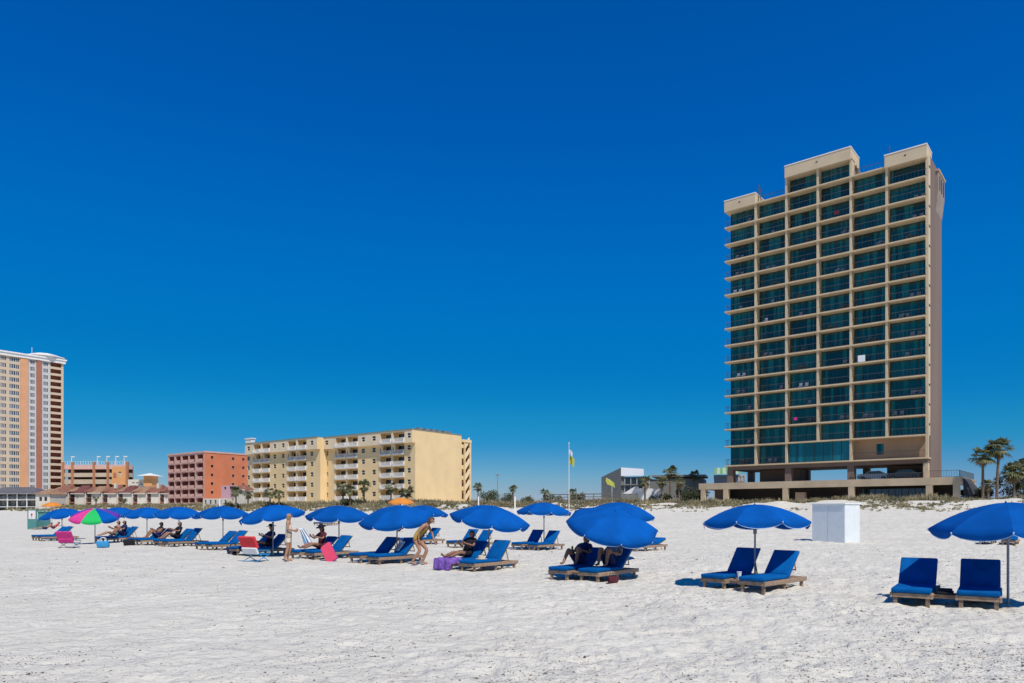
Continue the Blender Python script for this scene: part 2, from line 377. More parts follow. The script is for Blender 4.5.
# ------------------------------------------------------------------ THE TOWER
def build_tower():
    f = Fr(928, 102, math.atan2(-.64, .768))
    rt = f.root('apartment_tower', 'tall beige condominium tower with teal glass balconies, above the dunes', 'tower')
    W = 29.7; bw = W/6; BD = 1.4           # bay width, balcony depth
    XB = [-W, -W+bw, -W+2*bw, -W+3*bw-.15, -W+4*bw-.33, -W+5*bw-.38, 0]
    zF0, zF1, fh = 9.3, 12.55, 2.81
    zs = [zF0, zF1]+[zF1+fh*k for k in range(1, 16)]       # zs[15] = roof level L, zs[16] one floor higher
    L = 15
    D = 10.4
    # core body behind the glass
    b = MB(); b.box(-W+.25, BD+.15, zF0+.3, -.3, D, zs[L]-.02); b.box(-4*bw+.2, BD+.15, zs[L]-.02, XB[4]-.2, D-1, zs[L+1]-.02)
    b.build('core_wall', BROWNW, rt)
    # side wall: cream fin in front, brown wall behind
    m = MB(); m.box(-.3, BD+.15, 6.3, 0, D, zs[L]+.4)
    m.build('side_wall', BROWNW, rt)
    m = MB(); m.box(-.35, 0.25, zF1-.1, 0.02, BD+.16, zs[L]+.1); m.box(-.35, .25, zF0-.1, .02, .75, zF1-.1)
    m2 = MB()
    m.build('corner_fin', BEIGE, rt)
    for k in range(1, L):      # small dark slots in the fin
        s_ = MB(); s_.box(.0, .5, zs[k]+1.3, .045, 1.3, zs[k]+1.6); s_.build('fin_slot', ALU, rt)
    # pillars (proud of the glass, behind slab edge)
    for i in range(0, 7):
        top = zs[L]
        x = XB[i]
        if 2 <= i <= 4: top = zs[L+1]
        if i in (5, 6) : lo = zF0
        lo = zF0
        m = MB()
        if i in (0, 6): continue
        if i == 5: m.box(x-.16, .06, zF1-.02, x+.16, BD+.14, top-.05)
        elif i == 3: m.box(x-.16, .06, zF1-.02, x+.16, BD+.14, top-.05)
        else: m.box(x-.16, .06, lo+.02, x+.16, BD+.14, top-.05)
        m.build('pillar', BEIGE, rt)
    # slabs
    T = .22
    for k in range(0, L+2):
        x0, x1 = -W-.25, -.36
        if k == L+1: x0, x1 = -4*bw-.25, XB[4]+.25
        if k == 0: x1 = .1
        m = MB(); m.rbox(x0, -.12, zs[k]-T, x1, BD+.3, zs[k], r=.03, seg=1)
        m.build('balcony_slab', [SOFF], rt)
    # roof decks
    m = MB(); m.box(-W+.25, BD+.3, zs[L]-.02, -4*bw, D, zs[L]+.25); m.box(XB[4], BD+.3, zs[L]-.02, -.3, D, zs[L]+.25)
    m.box(-4*bw+.2, BD+.3, zs[L+1]-.02, XB[4]-.2, D-1, zs[L+1]+.25)
    m.build('roof_deck', GREYW, rt)
    # parapets (cornice boxes)
    def parapet(x0, x1, z, h=1.45, rd=4.5, v0=-.3):
        m = MB(); t = .35
        m.box(x0, v0, z-.30, x1, v0+t, z+h); m.box(x0, v0+t, z-.30, x0+t, rd, z+h); m.box(x1-t, v0+t, z-.30, x1, rd, z+h)
        m.box(x0+t, v0+t, z-.298, x1-t, BD+.12, z-.27)
        m.box(x0-.06, v0-.06, z+h, x1+.06, v0+t+.05, z+h+.14, 1); m.box(x0-.06, v0+t+.05, z+h, x0+t+.05, rd, z+h+.14, 1); m.box(x1-t-.05, v0+t+.05, z+h, x1+.06, rd, z+h+.14, 1)
        m.box((x0+x1)/2-.12, v0-.05, z+h*.45, (x0+x1)/2+.12, v0+.01, z+h*.55, 2)
        m.build('parapet', [BEIGE, WHT, DARKV], rt)
    parapet(-W-.2, -5*bw+.1, zs[L]); parapet(XB[5]-.2, -.12, zs[L], rd=3.4); parapet(XB[2]-.12, XB[4]+.08, zs[L+1])
    # roof rails, antenna, stair head
    m = MB(); railing(m, -5*bw+.3, -4*bw-.5, .6, zs[L], 1.1, .5, .03); m.build('roof_railing', RAIL, rt); m = MB(); railing(m, XB[4]+.6, -bw-.3, .6, zs[L], 1.1, .5, .03); m.build('roof_railing', RAIL, rt)
    for x, h in ((-5*bw+.2, 3.2), (-bw-.2, 3.4), (-5*bw+.5, 2.6), (-bw+.3, 2.4), (XB[4]+.6, 1.9)):
        m = MB(); m.tube([(x, 1, zs[L]), (x, 1, zs[L]+h)], .05, 6); m.box(x-.25, .95, zs[L]+h-.7, x+.25, 1.05, zs[L]+h-.6); m.build('antenna', RAIL, rt)
    ya, yb, ux, zb_ = 5.6, 10.6, .35, zs[L]-3.2
    m = MB(); m.box(.005, ya, zb_, ux, yb, zs[L]-.3); m.box(.003, ya-.2, zs[L]-.3, ux+.15, yb+.2, zs[L]-.1, 1)
    m.face([(0.005, ya, zb_), (ux, ya, zb_), (0.005, ya, zb_-2.8)]); m.face([(0.005, yb, zb_), (0.005, yb, zb_-2.8), (ux, yb, zb_)])
    m.face([(ux, ya, zb_), (ux, yb, zb_), (0.005, yb, zb_-2.8), (0.005, ya, zb_-2.8)])
    m.build('stair_head', [mat('grey_tan', (.30, .24, .20), .85, .1, .5), PODC], rt)
    for y in (6.5, 7.9, 9.3):
        m = MB(); m.box(ux+.001, y, zs[L]-2.9, ux+.05, y+.5, zs[L]-.8); m.build('louvre_panel', ALU, rt)
    # windows: sliding glass wall with mullions (one object per bay and floor)
    wm = MB(); hh = fh-T
    wm.face([(.2, .05, 0), (bw-.2, .05, 0), (bw-.2, .05, hh), (.2, .05, hh)])
    for q in (.2, bw*.27, bw*.5, bw*.73, bw-.26): wm.box(q, 0, .05, q+.06, .1, hh-.05, 1)
    wm.box(.2, 0, 0, bw-.2, .1, .06, 1); wm.box(.2, 0, hh-.07, bw-.2, .1, hh, 1)
    w0 = wm.build('window', [GLASS, ALU], rt); first = True
    rm = MB(); railing(rm, .2, bw-.2, 0, 0, 1.02, .42, .012)
    r0 = rm.build('railing', RAIL, rt)
    us1 = us2 = False
    frn = []
    for c in range(6):
        for k in range(0, L+1):
            if k == L and c not in (2, 3): continue
            if k == 0 and c >= 2: continue
            x = XB[c]; ws = (XB[c+1]-XB[c])/bw
            if not us1: o = w0; us1 = True; rr_ = r0
            else: o = inst(w0, rt); rr_ = inst(r0, rt)
            s = ((zs[k+1]-T-zs[k])/hh)
            o.location = (x, BD+.02, zs[k]); o.scale = (ws, 1, s); rr_.scale = (ws, 1, 1)
            rr_.location = (x, .12, zs[k])
            if random.random() < .55: frn.append((x, zs[k]))
    # end railings at left edge
    for k in range(0, L):
        m = MB(); railing_y(m, -W-.12, 0, BD, zs[k], 1.02, .2, .018); m.build('end_railing', RAIL, rt)
    # club-room glass at first level, bays 3 and 4
    z0, z1 = zs[0], zs[1]-T
    m = MB(); x0, x1 = -4*bw+.2, XB[4]-.05
    m.face([(x0, .55, z0), (x1, .55, z0), (x1, .55, z1), (x0, .55, z1)])
    for i in range(8):
        q = x0+(x1-x0-.08)*i/7; m.box(q, .5, z0, q+.08, .62, z1, 1)
    m.box(x0, .5, z0, x1, .62, z0+.08, 1)
    m.build('club_room_window', [glass('bright_teal_glass', (.004, .075, .09), curtain=(.01, .15, .17)), ALU], rt)
    # recessed brown wall bays 5 and 6 with small window
    m = MB(); m.wall(XB[4]+.0, -.36, z0, z1, [(-7.0, -6.0, z0+.75, z0+2.35)], v=BD, t=.2); m.build('terrace_wall', mat('terrace_tan', (.42, .27, .16), .85, .08, .4), rt)
    m = MB(); m.box(XB[4]-.05, .1, z0, XB[4]+.15, BD+.1, z1); m.build('terrace_wall', BEIGE, rt)
    m = MB(); m.box(-7.0, BD+.12, z0+.75, -6.0, BD+.2, z0+2.35); m.build('small_window', GLASS, rt)
    m = MB(); railing(m, XB[4]+.2, -.4, .12, z0, 1.05, .16, .018); m.build('terrace_railing', RAIL, rt)
    # balcony furniture
    for q, (x, z) in enumerate(frn):
        m = MB(); a = random.random()
        xx = x+random.uniform(.8, bw-1.2)
        chair_small(m, xx, 1.2, z, 0, 1)
        if a < .7: chair_small(m, xx+.9, 1.25, z, 0, 1)
        if a < .5: m.tube([(xx+.45, .7, z), (xx+.45, .7, z+.7)], .03, 6); m.tube([(xx+.45, .7, z+.68), (xx+.45, .7, z+.72)], .3, 10)
        ps = m.build('balcony_chairs', WHITEP if random.random() < .10 else (GREYC if random.random() < .6 else RAIL), rt)
        ps['kind'] = 'stuff'
    # towels hung over the rails
    for (c, k, mt, dx, ww, hh2) in ((4, 5, WHITEC, 1.0, 1.0, .95), (2, 2, MAG, 1.2, .5, .45), (3, 13, MARO, 2.4, .7, .6)):
        x = XB[c]+dx; m = MB(); m.rbox(x, -.02+.08, zs[k]+1.04-hh2, x+ww, .07+.06, zs[k]+1.07, .015, 1)
        m.build('towel', mt, rt)
    # ---- open parking level below: columns, cores, soffit
    zd = 6.3
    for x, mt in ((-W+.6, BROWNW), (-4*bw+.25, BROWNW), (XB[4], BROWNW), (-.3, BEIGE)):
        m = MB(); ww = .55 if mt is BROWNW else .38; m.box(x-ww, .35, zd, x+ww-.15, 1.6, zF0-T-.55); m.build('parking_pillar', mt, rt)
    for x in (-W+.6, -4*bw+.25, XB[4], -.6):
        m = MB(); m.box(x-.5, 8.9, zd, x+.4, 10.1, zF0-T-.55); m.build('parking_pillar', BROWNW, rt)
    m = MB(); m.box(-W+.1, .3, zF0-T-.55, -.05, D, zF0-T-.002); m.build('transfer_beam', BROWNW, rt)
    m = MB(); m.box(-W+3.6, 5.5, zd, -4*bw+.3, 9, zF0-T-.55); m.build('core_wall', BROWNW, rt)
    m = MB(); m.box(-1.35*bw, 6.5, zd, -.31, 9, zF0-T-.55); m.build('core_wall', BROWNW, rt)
    m = MB(); m.box(-2.2, 6.4, zd, -1.2, 6.48, zd+2.1); m.build('door', GREYW, rt)
    # ---- podium
    O = -1.5; xl, xr = -33.9, 4.1
    m = MB(); m.box(xl, O, zd-1.0, xr, O+.4, zd+.05); m.box(xl, O+.4, zd-.45, xr, 13, zd); m.box(xr-.4, O+.4, zd-1.0, xr, 13, zd+.049); m.box(xl, O+.4, zd-1.0, xl+.4, 13, zd+.049)
    m.build('podium_deck', PODC, rt)
    u2 = lambda px: f.u(px, O)
    for px in (702.8, 725.5, 785, 851, 929, 959):
        x = u2(px); x = min(x, xr-.45)
        m = MB(); m.box(x-.4, O+.02, 2.2, x+.4, O+.75, zd-1.001); m.build('podium_column', PODC, rt)
        if px > 920:
            m = MB(); m.box(x-.4, 8, 2.2, x+.4, 8.8, zd-1.001); m.build('podium_column', PODC, rt)
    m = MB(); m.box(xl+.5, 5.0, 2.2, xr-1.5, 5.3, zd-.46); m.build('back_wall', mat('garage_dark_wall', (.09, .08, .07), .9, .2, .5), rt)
    m = MB(); m.box(u2(707), 1.6, 2.2, u2(722), 2.0, zd-.46); m.build('service_wall', BROWNW, rt)
    m = MB(); m.box(-1.9*bw, 3.2, 2.6, -.5, 3.25, zd-1.3)
    for i in range(10): m.box(-1.9*bw+i*.9, 3.12, 2.6, -1.9*bw+i*.9+.06, 3.2, zd-1.3, 1)
    m.build('pool_enclosure_glass', [glass('dim_teal_glass', (.004, .03, .04)), ALU], rt)
    m = MB(); m.box(u2(793), -.5, 2.6, u2(803), .3, 4.6); m.build('utility_box', mat('tan_box', (.45, .30, .20), .8, .1, 1), rt)
    m = MB(); railing(m, .3, xr-.1, O+.15, zd, 1.0, .3, .03); railing_y(m, xr-.15, O+.2, 12, zd, 1.0, .4, .03); railing(m, XB[4], -.6, .2, zd, .9, .3, .03); m.build('deck_railing', RAIL, rt)
    # black tarp at the podium end
    m = MB(); m.face([(xr+.02, 1, zd), (xr+.02, 8, zd), (xr+2.2, 8, 3.0), (xr+1.0, 1, 3.0)]); m.face([(xr+.02, 1, zd), (xr+1.0, 1, 3.0), (xr+.02, 1, 3.0)]); m.build('access_ramp', mat('dark_tarp', (.06, .06, .065), .8, .2, 2), rt)
    return f, rt
TF, TOWER = build_tower()

def car(loc, rz, paint, label):
    rt = empty('parked_car', loc, rz, label, 'car', 'cars parked under the tower')
    m = MB(); prof = [(-2.2, .35), (-2.25, .75), (-1.9, .95), (-1.2, 1.02), (-.6, 1.45), (.9, 1.5), (1.7, 1.05), (2.15, .95), (2.2, .35)]
    m.prism(prof, -.85, .85); m.build('body', paint, rt)
    m = MB(); m.prism([(-1.1, 1.03), (-.55, 1.40), (.85, 1.44), (1.5, 1.05)], -.865, .865); m.build('window', GLASSD, rt)
    for x in (-1.4, 1.4):
        for y in (-.88, .72):
            m = MB(); m.tube([(x, y, .33), (x, y+.17, .33)], .33, 14); m.tube([(x, y-.01, .33), (x, y+.18, .33)], .18, 10, 1); m.build('wheel', [RUBBER, STEEL], rt)
def tower_pt(u, v, z): return (TF.O.x+TF.r.x*u+TF.n.x*v, TF.O.y+TF.r.y*u+TF.n.y*v, z)
car(tower_pt(-8.0, 4.2, 6.3), TF.rot+.1, CARW, 'white car parked on the open deck under the tower')
car(tower_pt(-3.6, 3.4, 6.3), TF.rot, CARG, 'dark car parked on the open deck beside the white car')

# ------------------------------------------------------------------ YELLOW BUILDING
def build_yellow():
    f = Fr(412, 178, math.atan2(-.604, .797))
    rt = f.root('condominium_building', 'long yellow six-storey condominium with white balconies behind the dunes', 'building')
    fl = [4.7+2.85*k for k in range(6)]; top = 21.8
    wmesh = None; rmesh = {}
    def section(xa, xb, V, cols, dep):
        nonlocal wmesh
        # lower body: five storeys recessed, top storey projects
        for part in (0, 1):
            v = V+(1.1 if part == 0 else 0); k0, k1 = (0, 5) if part == 0 else (5, 6)
            za, zb = (2.2, fl[5]-.35) if part == 0 else (fl[5]-.35, top)
            ops = []; items = []
            xs = xa if part == 0 else xa
            for kind, a, b in cols:
                ua, ub = f.u(a, v), f.u(b, v)
                for k in range(k0, k1):
                    if kind == 'w': o = (ua, ub, fl[k]+.85, fl[k]+2.0)
                    else: o = (ua, ub, fl[k]+.02, fl[k]+2.45)
                    ops.append(o); items.append((kind, *o))
            xe = xb
            m = MB(); m.wall(xa, xe, za, zb, ops, v, 1.6 if False else .25)
            m.build('front_wall', YEL if part == 0 else YEL2, rt)
            for kind, a, b, c, d in items:
                if kind == 'w':
                    m = MB(); m.face([(a, v+.2, c), (b, v+.2, c), (b, v+.2, d), (a, v+.2, d)]); m.box(a, v+.14, (c+d)/2-.04, b, v+.19, (c+d)/2+.04, 1)
                    m.build('window', [GLASSD, WHT], rt)
                else:
                    t = 1.7
                    m = MB(); m.face([(a, v+.25, c), (a, v+t, c), (a, v+t, d), (a, v+.25, d)]); m.face([(b, v+.25, c), (b, v+.25, d), (b, v+t, d), (b, v+t, c)])
                    m.face([(a, v+.25, c), (b, v+.25, c), (b, v+t, c), (a, v+t, c)]); m.face([(a, v+.25, d), (a, v+t, d), (b, v+t, d), (b, v+.25, d)])
                    m.face([(a, v+t, c), (b, v+t, c), (b, v+t, d), (a, v+t, d)])
                    bl = m.build('balcony', YEL, rt)
                    m = MB(); m.box(a+.4, v+t-.06, c+.05, b-.5, v+t-.01, c+2.15); m.build('glass_door', GLASSD, bl)
                    m = MB(); m.box(a, v-.35, c-.2, b, v-.02, c+.06)
                    railing(m, a, b, v-.3, c+.0, 1.0, .2, .06); m.box(a, v-.34, c-.05, a+.08, v-.02, c+1.0); m.box(b-.08, v-.34, c-.05, b, v-.02, c+1.0)
                    m.build('railing', WHT, bl)
        # corbels carrying the top storey
        m = MB()
        for kind, a, b in cols:
            if kind == 'b':
                x = f.u(a, V)-.05
                m.face([(x-.15, V, fl[5]-.35), (x-.15, V+1.1, fl[5]-.35), (x-.15, V+1.1, fl[5]-2.6)]); m.face([(x+.15, V, fl[5]-.35), (x+.15, V+1.1, fl[5]-2.6), (x+.15, V+1.1, fl[5]-.35)])
                m.face([(x-.15, V, fl[5]-.35), (x-.15, V+1.1, fl[5]-2.6), (x+.15, V+1.1, fl[5]-2.6), (x+.15, V, fl[5]-.35)])
        m.face([(xa, V, fl[5]-.35), (xb, V, fl[5]-.35), (xb, V+1.1, fl[5]-.35), (xa, V+1.1, fl[5]-.35)])
        m.build('corbel', YEL2, rt)
        # cornice strip
        m = MB(); m.box(xa, V-.15, top, xb+.1, V+.5, top+.22); m.build('roof_coping', mat('green_coping', (.16, .24, .20), .7), rt)
    xs = f.u(317, -2.2)+.02
    colsR = [('w', 325.0, 328.2), ('b', 335.5, 345.8), ('b', 347.2, 357.8), ('w', 361.6, 364.8), ('w', 372.2, 375.6), ('b', 380.2, 391.2), ('b', 392.8, 404.4), ('w', 407.4, 410.6)]
    colsL = [('w', 247.3, 249.8), ('b', 253.5, 260.5), ('b', 261.8, 269.8), ('w', 273.5, 276), ('w', 281.8, 284.4), ('b', 288.0, 295.8), ('b', 297.4, 306.4), ('w', 310.4, 313.2)]
    x0 = f.u(245, -2.2)
    section(xs, 0, 0, colsR, 17); section(x0, f.u(317, -2.2), -2.2, colsL, 17)
    xm = f.u(317, -2.2)
    vE = f.v(461.5, 0); vE2 = f.v(472.5, 0)
    # end walls
    m = MB(); m.face([(0, 1.1, 2.2), (0, vE, 2.2), (0, vE, top), (0, 0, top), (0, 0, fl[5]-.35), (0, 1.1, fl[5]-.35)])
    m.face([(0, vE, 2.2), (x0, vE, 2.2), (x0, vE, top), (0, vE, top)])
    m.build('end_wall', YEL, rt)
    m = MB(); m.face([(xm, -1.1, 2.2), (xm, 3, 2.2), (xm, 3, top), (xm, -2.2, top), (xm, -2.2, fl[5]-.35), (xm, -1.1, fl[5]-.35)])
    m.build('end_wall', YEL, rt)
    m = MB(); m.face([(x0, -2.2, top-.02), (xm, -2.2, top-.02), (xm, 0, top-.02), (0, 0, top-.02), (0, vE, top-.02), (x0, vE, top-.02)]); m.box(-.3, 0.5, top, .1, vE, top+.2); m.build('roof', GREYW, rt)
    # stair tower with open landings at the rear end
    xa, xb = -6.0, -.6
    m = MB()
    ops = [(vE+1.3, vE+2.3, fl[k]+.7, fl[k]+2.0) for k in range(6)]
    # wall facing right, built as boxes
    m.box(xa, vE+.01, 2.2, xb-.1, vE+.9, top-1.0)
    for k in range(6): m.box(xa, vE+.9, fl[k]-.3, xb-.36, vE+1.89, fl[k]+(.75 if k else .2))
    m.box(xa, vE+.9, top-1.6, xb+.1, vE2+.2, top-.9)
    m.box(xb-.35, vE+1.9, 2.2, xb+.05, vE+2.3, top-1.6); m.box(xb-.35, vE2-.35, 2.2, xb+.05, vE2+.1, top-1.6); m.box(xa, vE+.9, 2.2, xa+.3, vE2, top-1.6)
    m.build('stair_tower', YEL, rt)
    for k in range(6):
        m = MB(); m.M = Matrix.Rotation(PI/2, 4, 'Z'); ya_, yb_ = vE+2.3, vE2-.35
        m.prism([(ya_, fl[k]-.7), (yb_, fl[k]+1.5), (yb_, fl[k]+2.7), (ya_, fl[k]+.5)], -xb+.1, -xb+.5)
        m.build('stair_flight', YEL2, rt)
        m = MB(); m.box(xb-2.0, vE+1.9, fl[k]-.9, xb-1.8, vE2, fl[k]+1.95); m.box(xb-1.79, vE2-.14, fl[k]-.9, xb-.36, vE2-.02, fl[k]+1.94); m.build('stair_back_wall', mat('ochre_shade', (.45, .24, .09), .85), rt)  # back wall darker orange: shade of the stair opening put into its colour
        m = MB(); m.box(xb-3.0, vE+.92, fl[k]+.8, xb-.9, vE+1.88, min(top-1.7, fl[k]+2.5)); m.build('dark_window', GLASSD, rt)
    m = MB(); m.box(f.u(245.5, 2), 2, top, f.u(251, 2), 3.4, top+2.1); m.box(f.u(245.2, 2), 1.8, top+2.1, f.u(251.4, 2), 3.6, top+2.4); m.build('roof_stair_house', WHT, rt)
    for i, yy in enumerate((4, 6.5, 9, 11, 13.5, 15)):
        m = MB(); m.rbox(-3, yy, top, -1.6, yy+1.2, top+.9, .05, 1); m.tube([(-2.3, yy+.6, top+.9), (-2.3, yy+.6, top+1.0)], .45, 10, 1); m.build('rooftop_unit', [GREYW, RUBBER], rt)
build_yellow()

# ------------------------------------------------------------------ RED BUILDING
def build_red():
    f = Fr(204.5, 230, math.atan2(-.604, .797)); rt = f.root('hotel_building', 'coral red apartment block with stacked pale balconies on its left', 'building')
    top = 20.3; fl = [3.4+2.8*k for k in range(6)]
    x0 = f.u(168); vE = f.v(248)
    cols = [(169.0, 174.2), (175.8, 180.6), (182.0, 188.2), (189.2, 194.8), (197.0, 203.2)]
    ops = [(f.u(a), f.u(b), z+.02, z+2.4) for a, b in cols for z in fl]
    m = MB(); m.wall(x0, 0, 1.8, top, ops, 0, .3); m.build('front_wall', PINK, rt)
    for a, b, c, d in ops:
        t = 1.8; m = MB()
        for q in ([(a, .3, c), (a, t, c), (a, t, d), (a, .3, d)], [(b, .3, c), (b, .3, d), (b, t, d), (b, t, c)], [(a, .3, c), (b, .3, c), (b, t, c), (a, t, c)], [(a, .3, d), (a, t, d), (b, t, d), (b, .3, d)], [(a, t, c), (b, t, c), (b, t, d), (a, t, d)]): m.face(q)
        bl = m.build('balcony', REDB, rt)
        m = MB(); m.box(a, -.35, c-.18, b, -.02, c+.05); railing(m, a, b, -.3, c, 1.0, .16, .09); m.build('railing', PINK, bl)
    m = MB()
    wz = [z+1.0 for z in fl]
    m.M = Matrix.Rotation(PI/2, 4, 'Z')      # side wall: local x runs inwards
    sops = [(v, v+.8, z, z+.95) for v in (2.2, 9.6, 13.3) for z in wz]
    m.wall(0, vE, 1.8, top, sops, 0, .25); m.build('end_wall', RED, rt)
    for a, b, c, d in sops:
        m = MB(); m.M = Matrix.Rotation(PI/2, 4, 'Z'); m.face([(a, .2, c), (b, .2, c), (b, .2, d), (a, .2, d)]); m.box(a-.1, -.05, c-.12, b+.1, .0, c, 1); m.box(a-.1, -.05, d, b+.1, 0, d+.1, 1)
        m.build('window', [GLASSD, PINK], rt)
    m = MB(); m.box(x0-.1, -.2, top, .15, .3, top+.5); m.box(-.3, .3, top, .15, vE, top+.5); m.box(x0, .3, top-.1, -.3, vE, top+.1); m.face([(0, vE, 1.8), (x0, vE, 1.8), (x0, vE, top), (0, vE, top)]); m.face([(x0, 0, 1.8), (x0, 0, top), (x0, vE, top), (x0, vE, 1.8)])
    m.build('roof_parapet', PINK, rt)
build_red()

# ------------------------------------------------------------------ LEFT TOWER
def build_left_tower():
    f = Fr(63.5, 332, math.atan2(.797, .604)); rt = f.root('apartment_tower', 'cream and orange striped high-rise cut by the left edge of the photo', 'tower')
    top = 69.1; nf = 23; fh = 2.92; z0 = 3.0; xl = -52
    U = lambda px: f.u(px)
    TAN = mat('tan_stucco', (.60, .47, .33), .85, .05, .3)
    PALE = mat('pale_grey_stucco', (.56, .55, .53), .85, .05, .3); ORN2 = mat('salmon_stucco', (.66, .34, .18), .85, .05, .3)
    strips = [(-40, 20, TAN), (20, 28, ORN2), (28, 36.2, PALE), (36.2, 41.5, BRICK), (41.5, 49.5, PALE), (49.5, 63.5, TAN)]
    cols = [(0.6, 2.3), (3.3, 5.6), (9.4, 11.2), (12.0, 15.0), (16.0, 18.6), (30.0, 31.7), (32.4, 34.2), (43.5, 45.2), (46.0, 47.6)]
    fs = [z0+2+fh*k for k in range(nf-1)]
    for a, b, mt in strips:
        ua = max(xl, U(a)) if a > -40 else xl; ub = U(b); ops = []
        bal = mt is TAN and b > 60
        v = 0 if mt in (TAN, PALE) else -.5
        if bal: ops = [(U(50.5), U(61.3), z+.9, z+2.75) for z in fs]
        elif mt in (TAN, PALE):
            ops = [(U(p)-.1, U(q)+.15, z+.55, z+2.4) for p, q in cols for z in fs if a <= p and q <= b]
            if mt is TAN:
                ops += [(xl+3+i*3.1, xl+4.8+i*3.1, z+.8, z+2.3) for i in range(int((U(0)-xl-4)/3.1)) for z in fs]
        m = MB(); m.wall(ua, ub, 2, top, ops, v, .3)
        if v < 0: m.face([(ua, v, 2), (ua, 0, 2), (ua, 0, top), (ua, v, top)]); m.face([(ub, v, 2), (ub, 0, 2), (ub, 0, top), (ub, v, top)])
        m.build('facade_wall', mt, rt)
        if bal:
            for (p, q, c, d) in ops:
                m = MB(); m.box(p, 2.2, c-.9, q, 2.3, d)
                m.face([(p, .3, c-.9), (q, .3, c-.9), (q, 2.2, c-.9), (p, 2.2, c-.9)]); m.face([(p, .3, d), (p, 2.2, d), (q, 2.2, d), (q, .3, d)])
                m.face([(p, .3, c-.9), (p, 2.2, c-.9), (p, 2.2, d), (p, .3, d)]); m.face([(q, .3, c-.9), (q, .3, d), (q, 2.2, d), (q, 2.2, c-.9)])
                m.build('balcony', BRICK, rt)
        else:
            byfloor = {}
            for o in ops: byfloor.setdefault(round(o[2], 2), []).append(o)
            for zz, lst in byfloor.items():      # one window band per storey and strip
                m = MB()
                for p, q, c, d in lst:
                    m.face([(p, .2, c), (q, .2, c), (q, .2, d), (p, .2, d)]); m.box(p, .1, c, p+.12, .19, d, 1); m.box((p+q)/2-.06, .1, c, (p+q)/2+.06, .19, d, 1); m.box(p+.12, .1, c, q, .19, c+.1, 1)
                m.build('window', [GLASSB, WHT], rt)
    m = MB(); m.box(xl, -.8, top, .6, 20, top+1.3); m.box(xl, -1.2, top+1.3, 1.0, 20.4, top+1.9); m.build('roof_cornice', WHT, rt)
    m = MB(); m.box(xl, .31+2.1, 2, -.01, 20, top-.01); m.build('core_wall', CREAM, rt)
    m = MB(); c = ((U(36)+U(63))/2, 6)
    m.tube([(c[0], c[1], top+1.9), (c[0], c[1], top+2.5)], 7.5, 8); m.tube([(c[0], c[1], top+2.5), (c[0], c[1], top+2.8)], 8.6, 8); m.tube([(c[0], c[1], top+2.8), (c[0], c[1], top+4.2)], [8.2, 4.0], 8)
    m.tube([(c[0]-5, c[1], top+2.7), (c[0]-5, c[1], top+6.5)], .09, 5)
    m.build('roof_rotunda', WHT, rt)
build_left_tower()

# ------------------------------------------------------------------ GARAGE, PAVILION, TOWN HOUSES
def build_garage():
    f = Fr(62, 322, R(-4)); rt = f.root('parking_garage', 'open brown and cream parking garage with rooftop lamps beside the left high-rise', 'garage')
    x1 = f.u(127.5); Z = lambda py: f.z(py)
    slabs = [(465, 469.3), (473, 477), (479.5, 484), (488, 493)]
    for a, b in slabs:
        m = MB(); m.box(0, 0, Z(b), x1, 4, Z(a)); m.build('deck_parapet', mat('garage_tan', (.50, .40, .29), .85, .1, .3) if a > 470 else PINK, rt)
    for px in (63.2, 72.5, 94, 108, 127):
        u = f.u(px); m = MB(); m.box(u-.5, -.3, 2.5, u+.5, .6, Z(462)); m.build('pillar', mat('rust_stucco', (.42, .18, .09), .85, .08, .5), rt)
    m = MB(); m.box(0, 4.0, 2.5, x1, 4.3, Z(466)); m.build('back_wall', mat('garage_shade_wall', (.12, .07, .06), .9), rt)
    m = MB(); m.wall(f.u(112), x1-.5, Z(485), Z(467), [(f.u(118.5), f.u(121.5), Z(477), Z(472))], -.1, .4); m.build('stair_wall', ORNG, rt)
    m = MB(); m.box(f.u(113.5), -.18, Z(478), f.u(116.5), -.11, Z(473)); m.build('sign_panel', BRICK, rt)
    for px in (68.5, 94.5, 104, 113, 121.5):
        u = f.u(px); m = MB(); m.tube([(u, 2, Z(466)), (u, 2, Z(456.5))], .14, 6); m.box(u-.1, 1.7, Z(457), u+1.4, 2.3, Z(456.1)); m.build('lamp_post', WHT, rt)
    m = MB(); railing(m, 0, x1, .2, Z(465), 1.6, 1.2, .12); m.build('roof_railing', WHT, rt)
    # pavilion to the right
    f = Fr(128, 310, R(-4)); rt = f.root('pool_pavilion', 'small orange pavilion with white pointed roof beside the parking garage', 'pavilion')
    m = MB(); m.wall(0, f.u(146), 2.5, f.z(479.5), [(f.u(132)+i*1.8, f.u(132)+i*1.8+1.2, f.z(485), f.z(482)) for i in range(3)], 0, .4); m.box(0, .4, 2.5, f.u(146), 5, f.z(479.5)); m.build('wall', TOWNW, rt)
    m = MB(); m.box(f.u(145), -1, 2.5, f.u(153), 4, f.z(476)); m.build('stair_block', ORNG, rt)
    a, b = f.u(140.5), f.u(156); c = (a+b)/2; m = MB()
    P = [(a, -3, f.z(476)), (b, -3, f.z(476)), (b, 6, f.z(476)), (a, 6, f.z(476))]; T = (c, 1.5, f.z(473))
    for i in range(4): m.face([P[i], P[(i+1) % 4], T])
    m.face(P[::-1]); m.build('roof', WHT, rt)
build_garage()

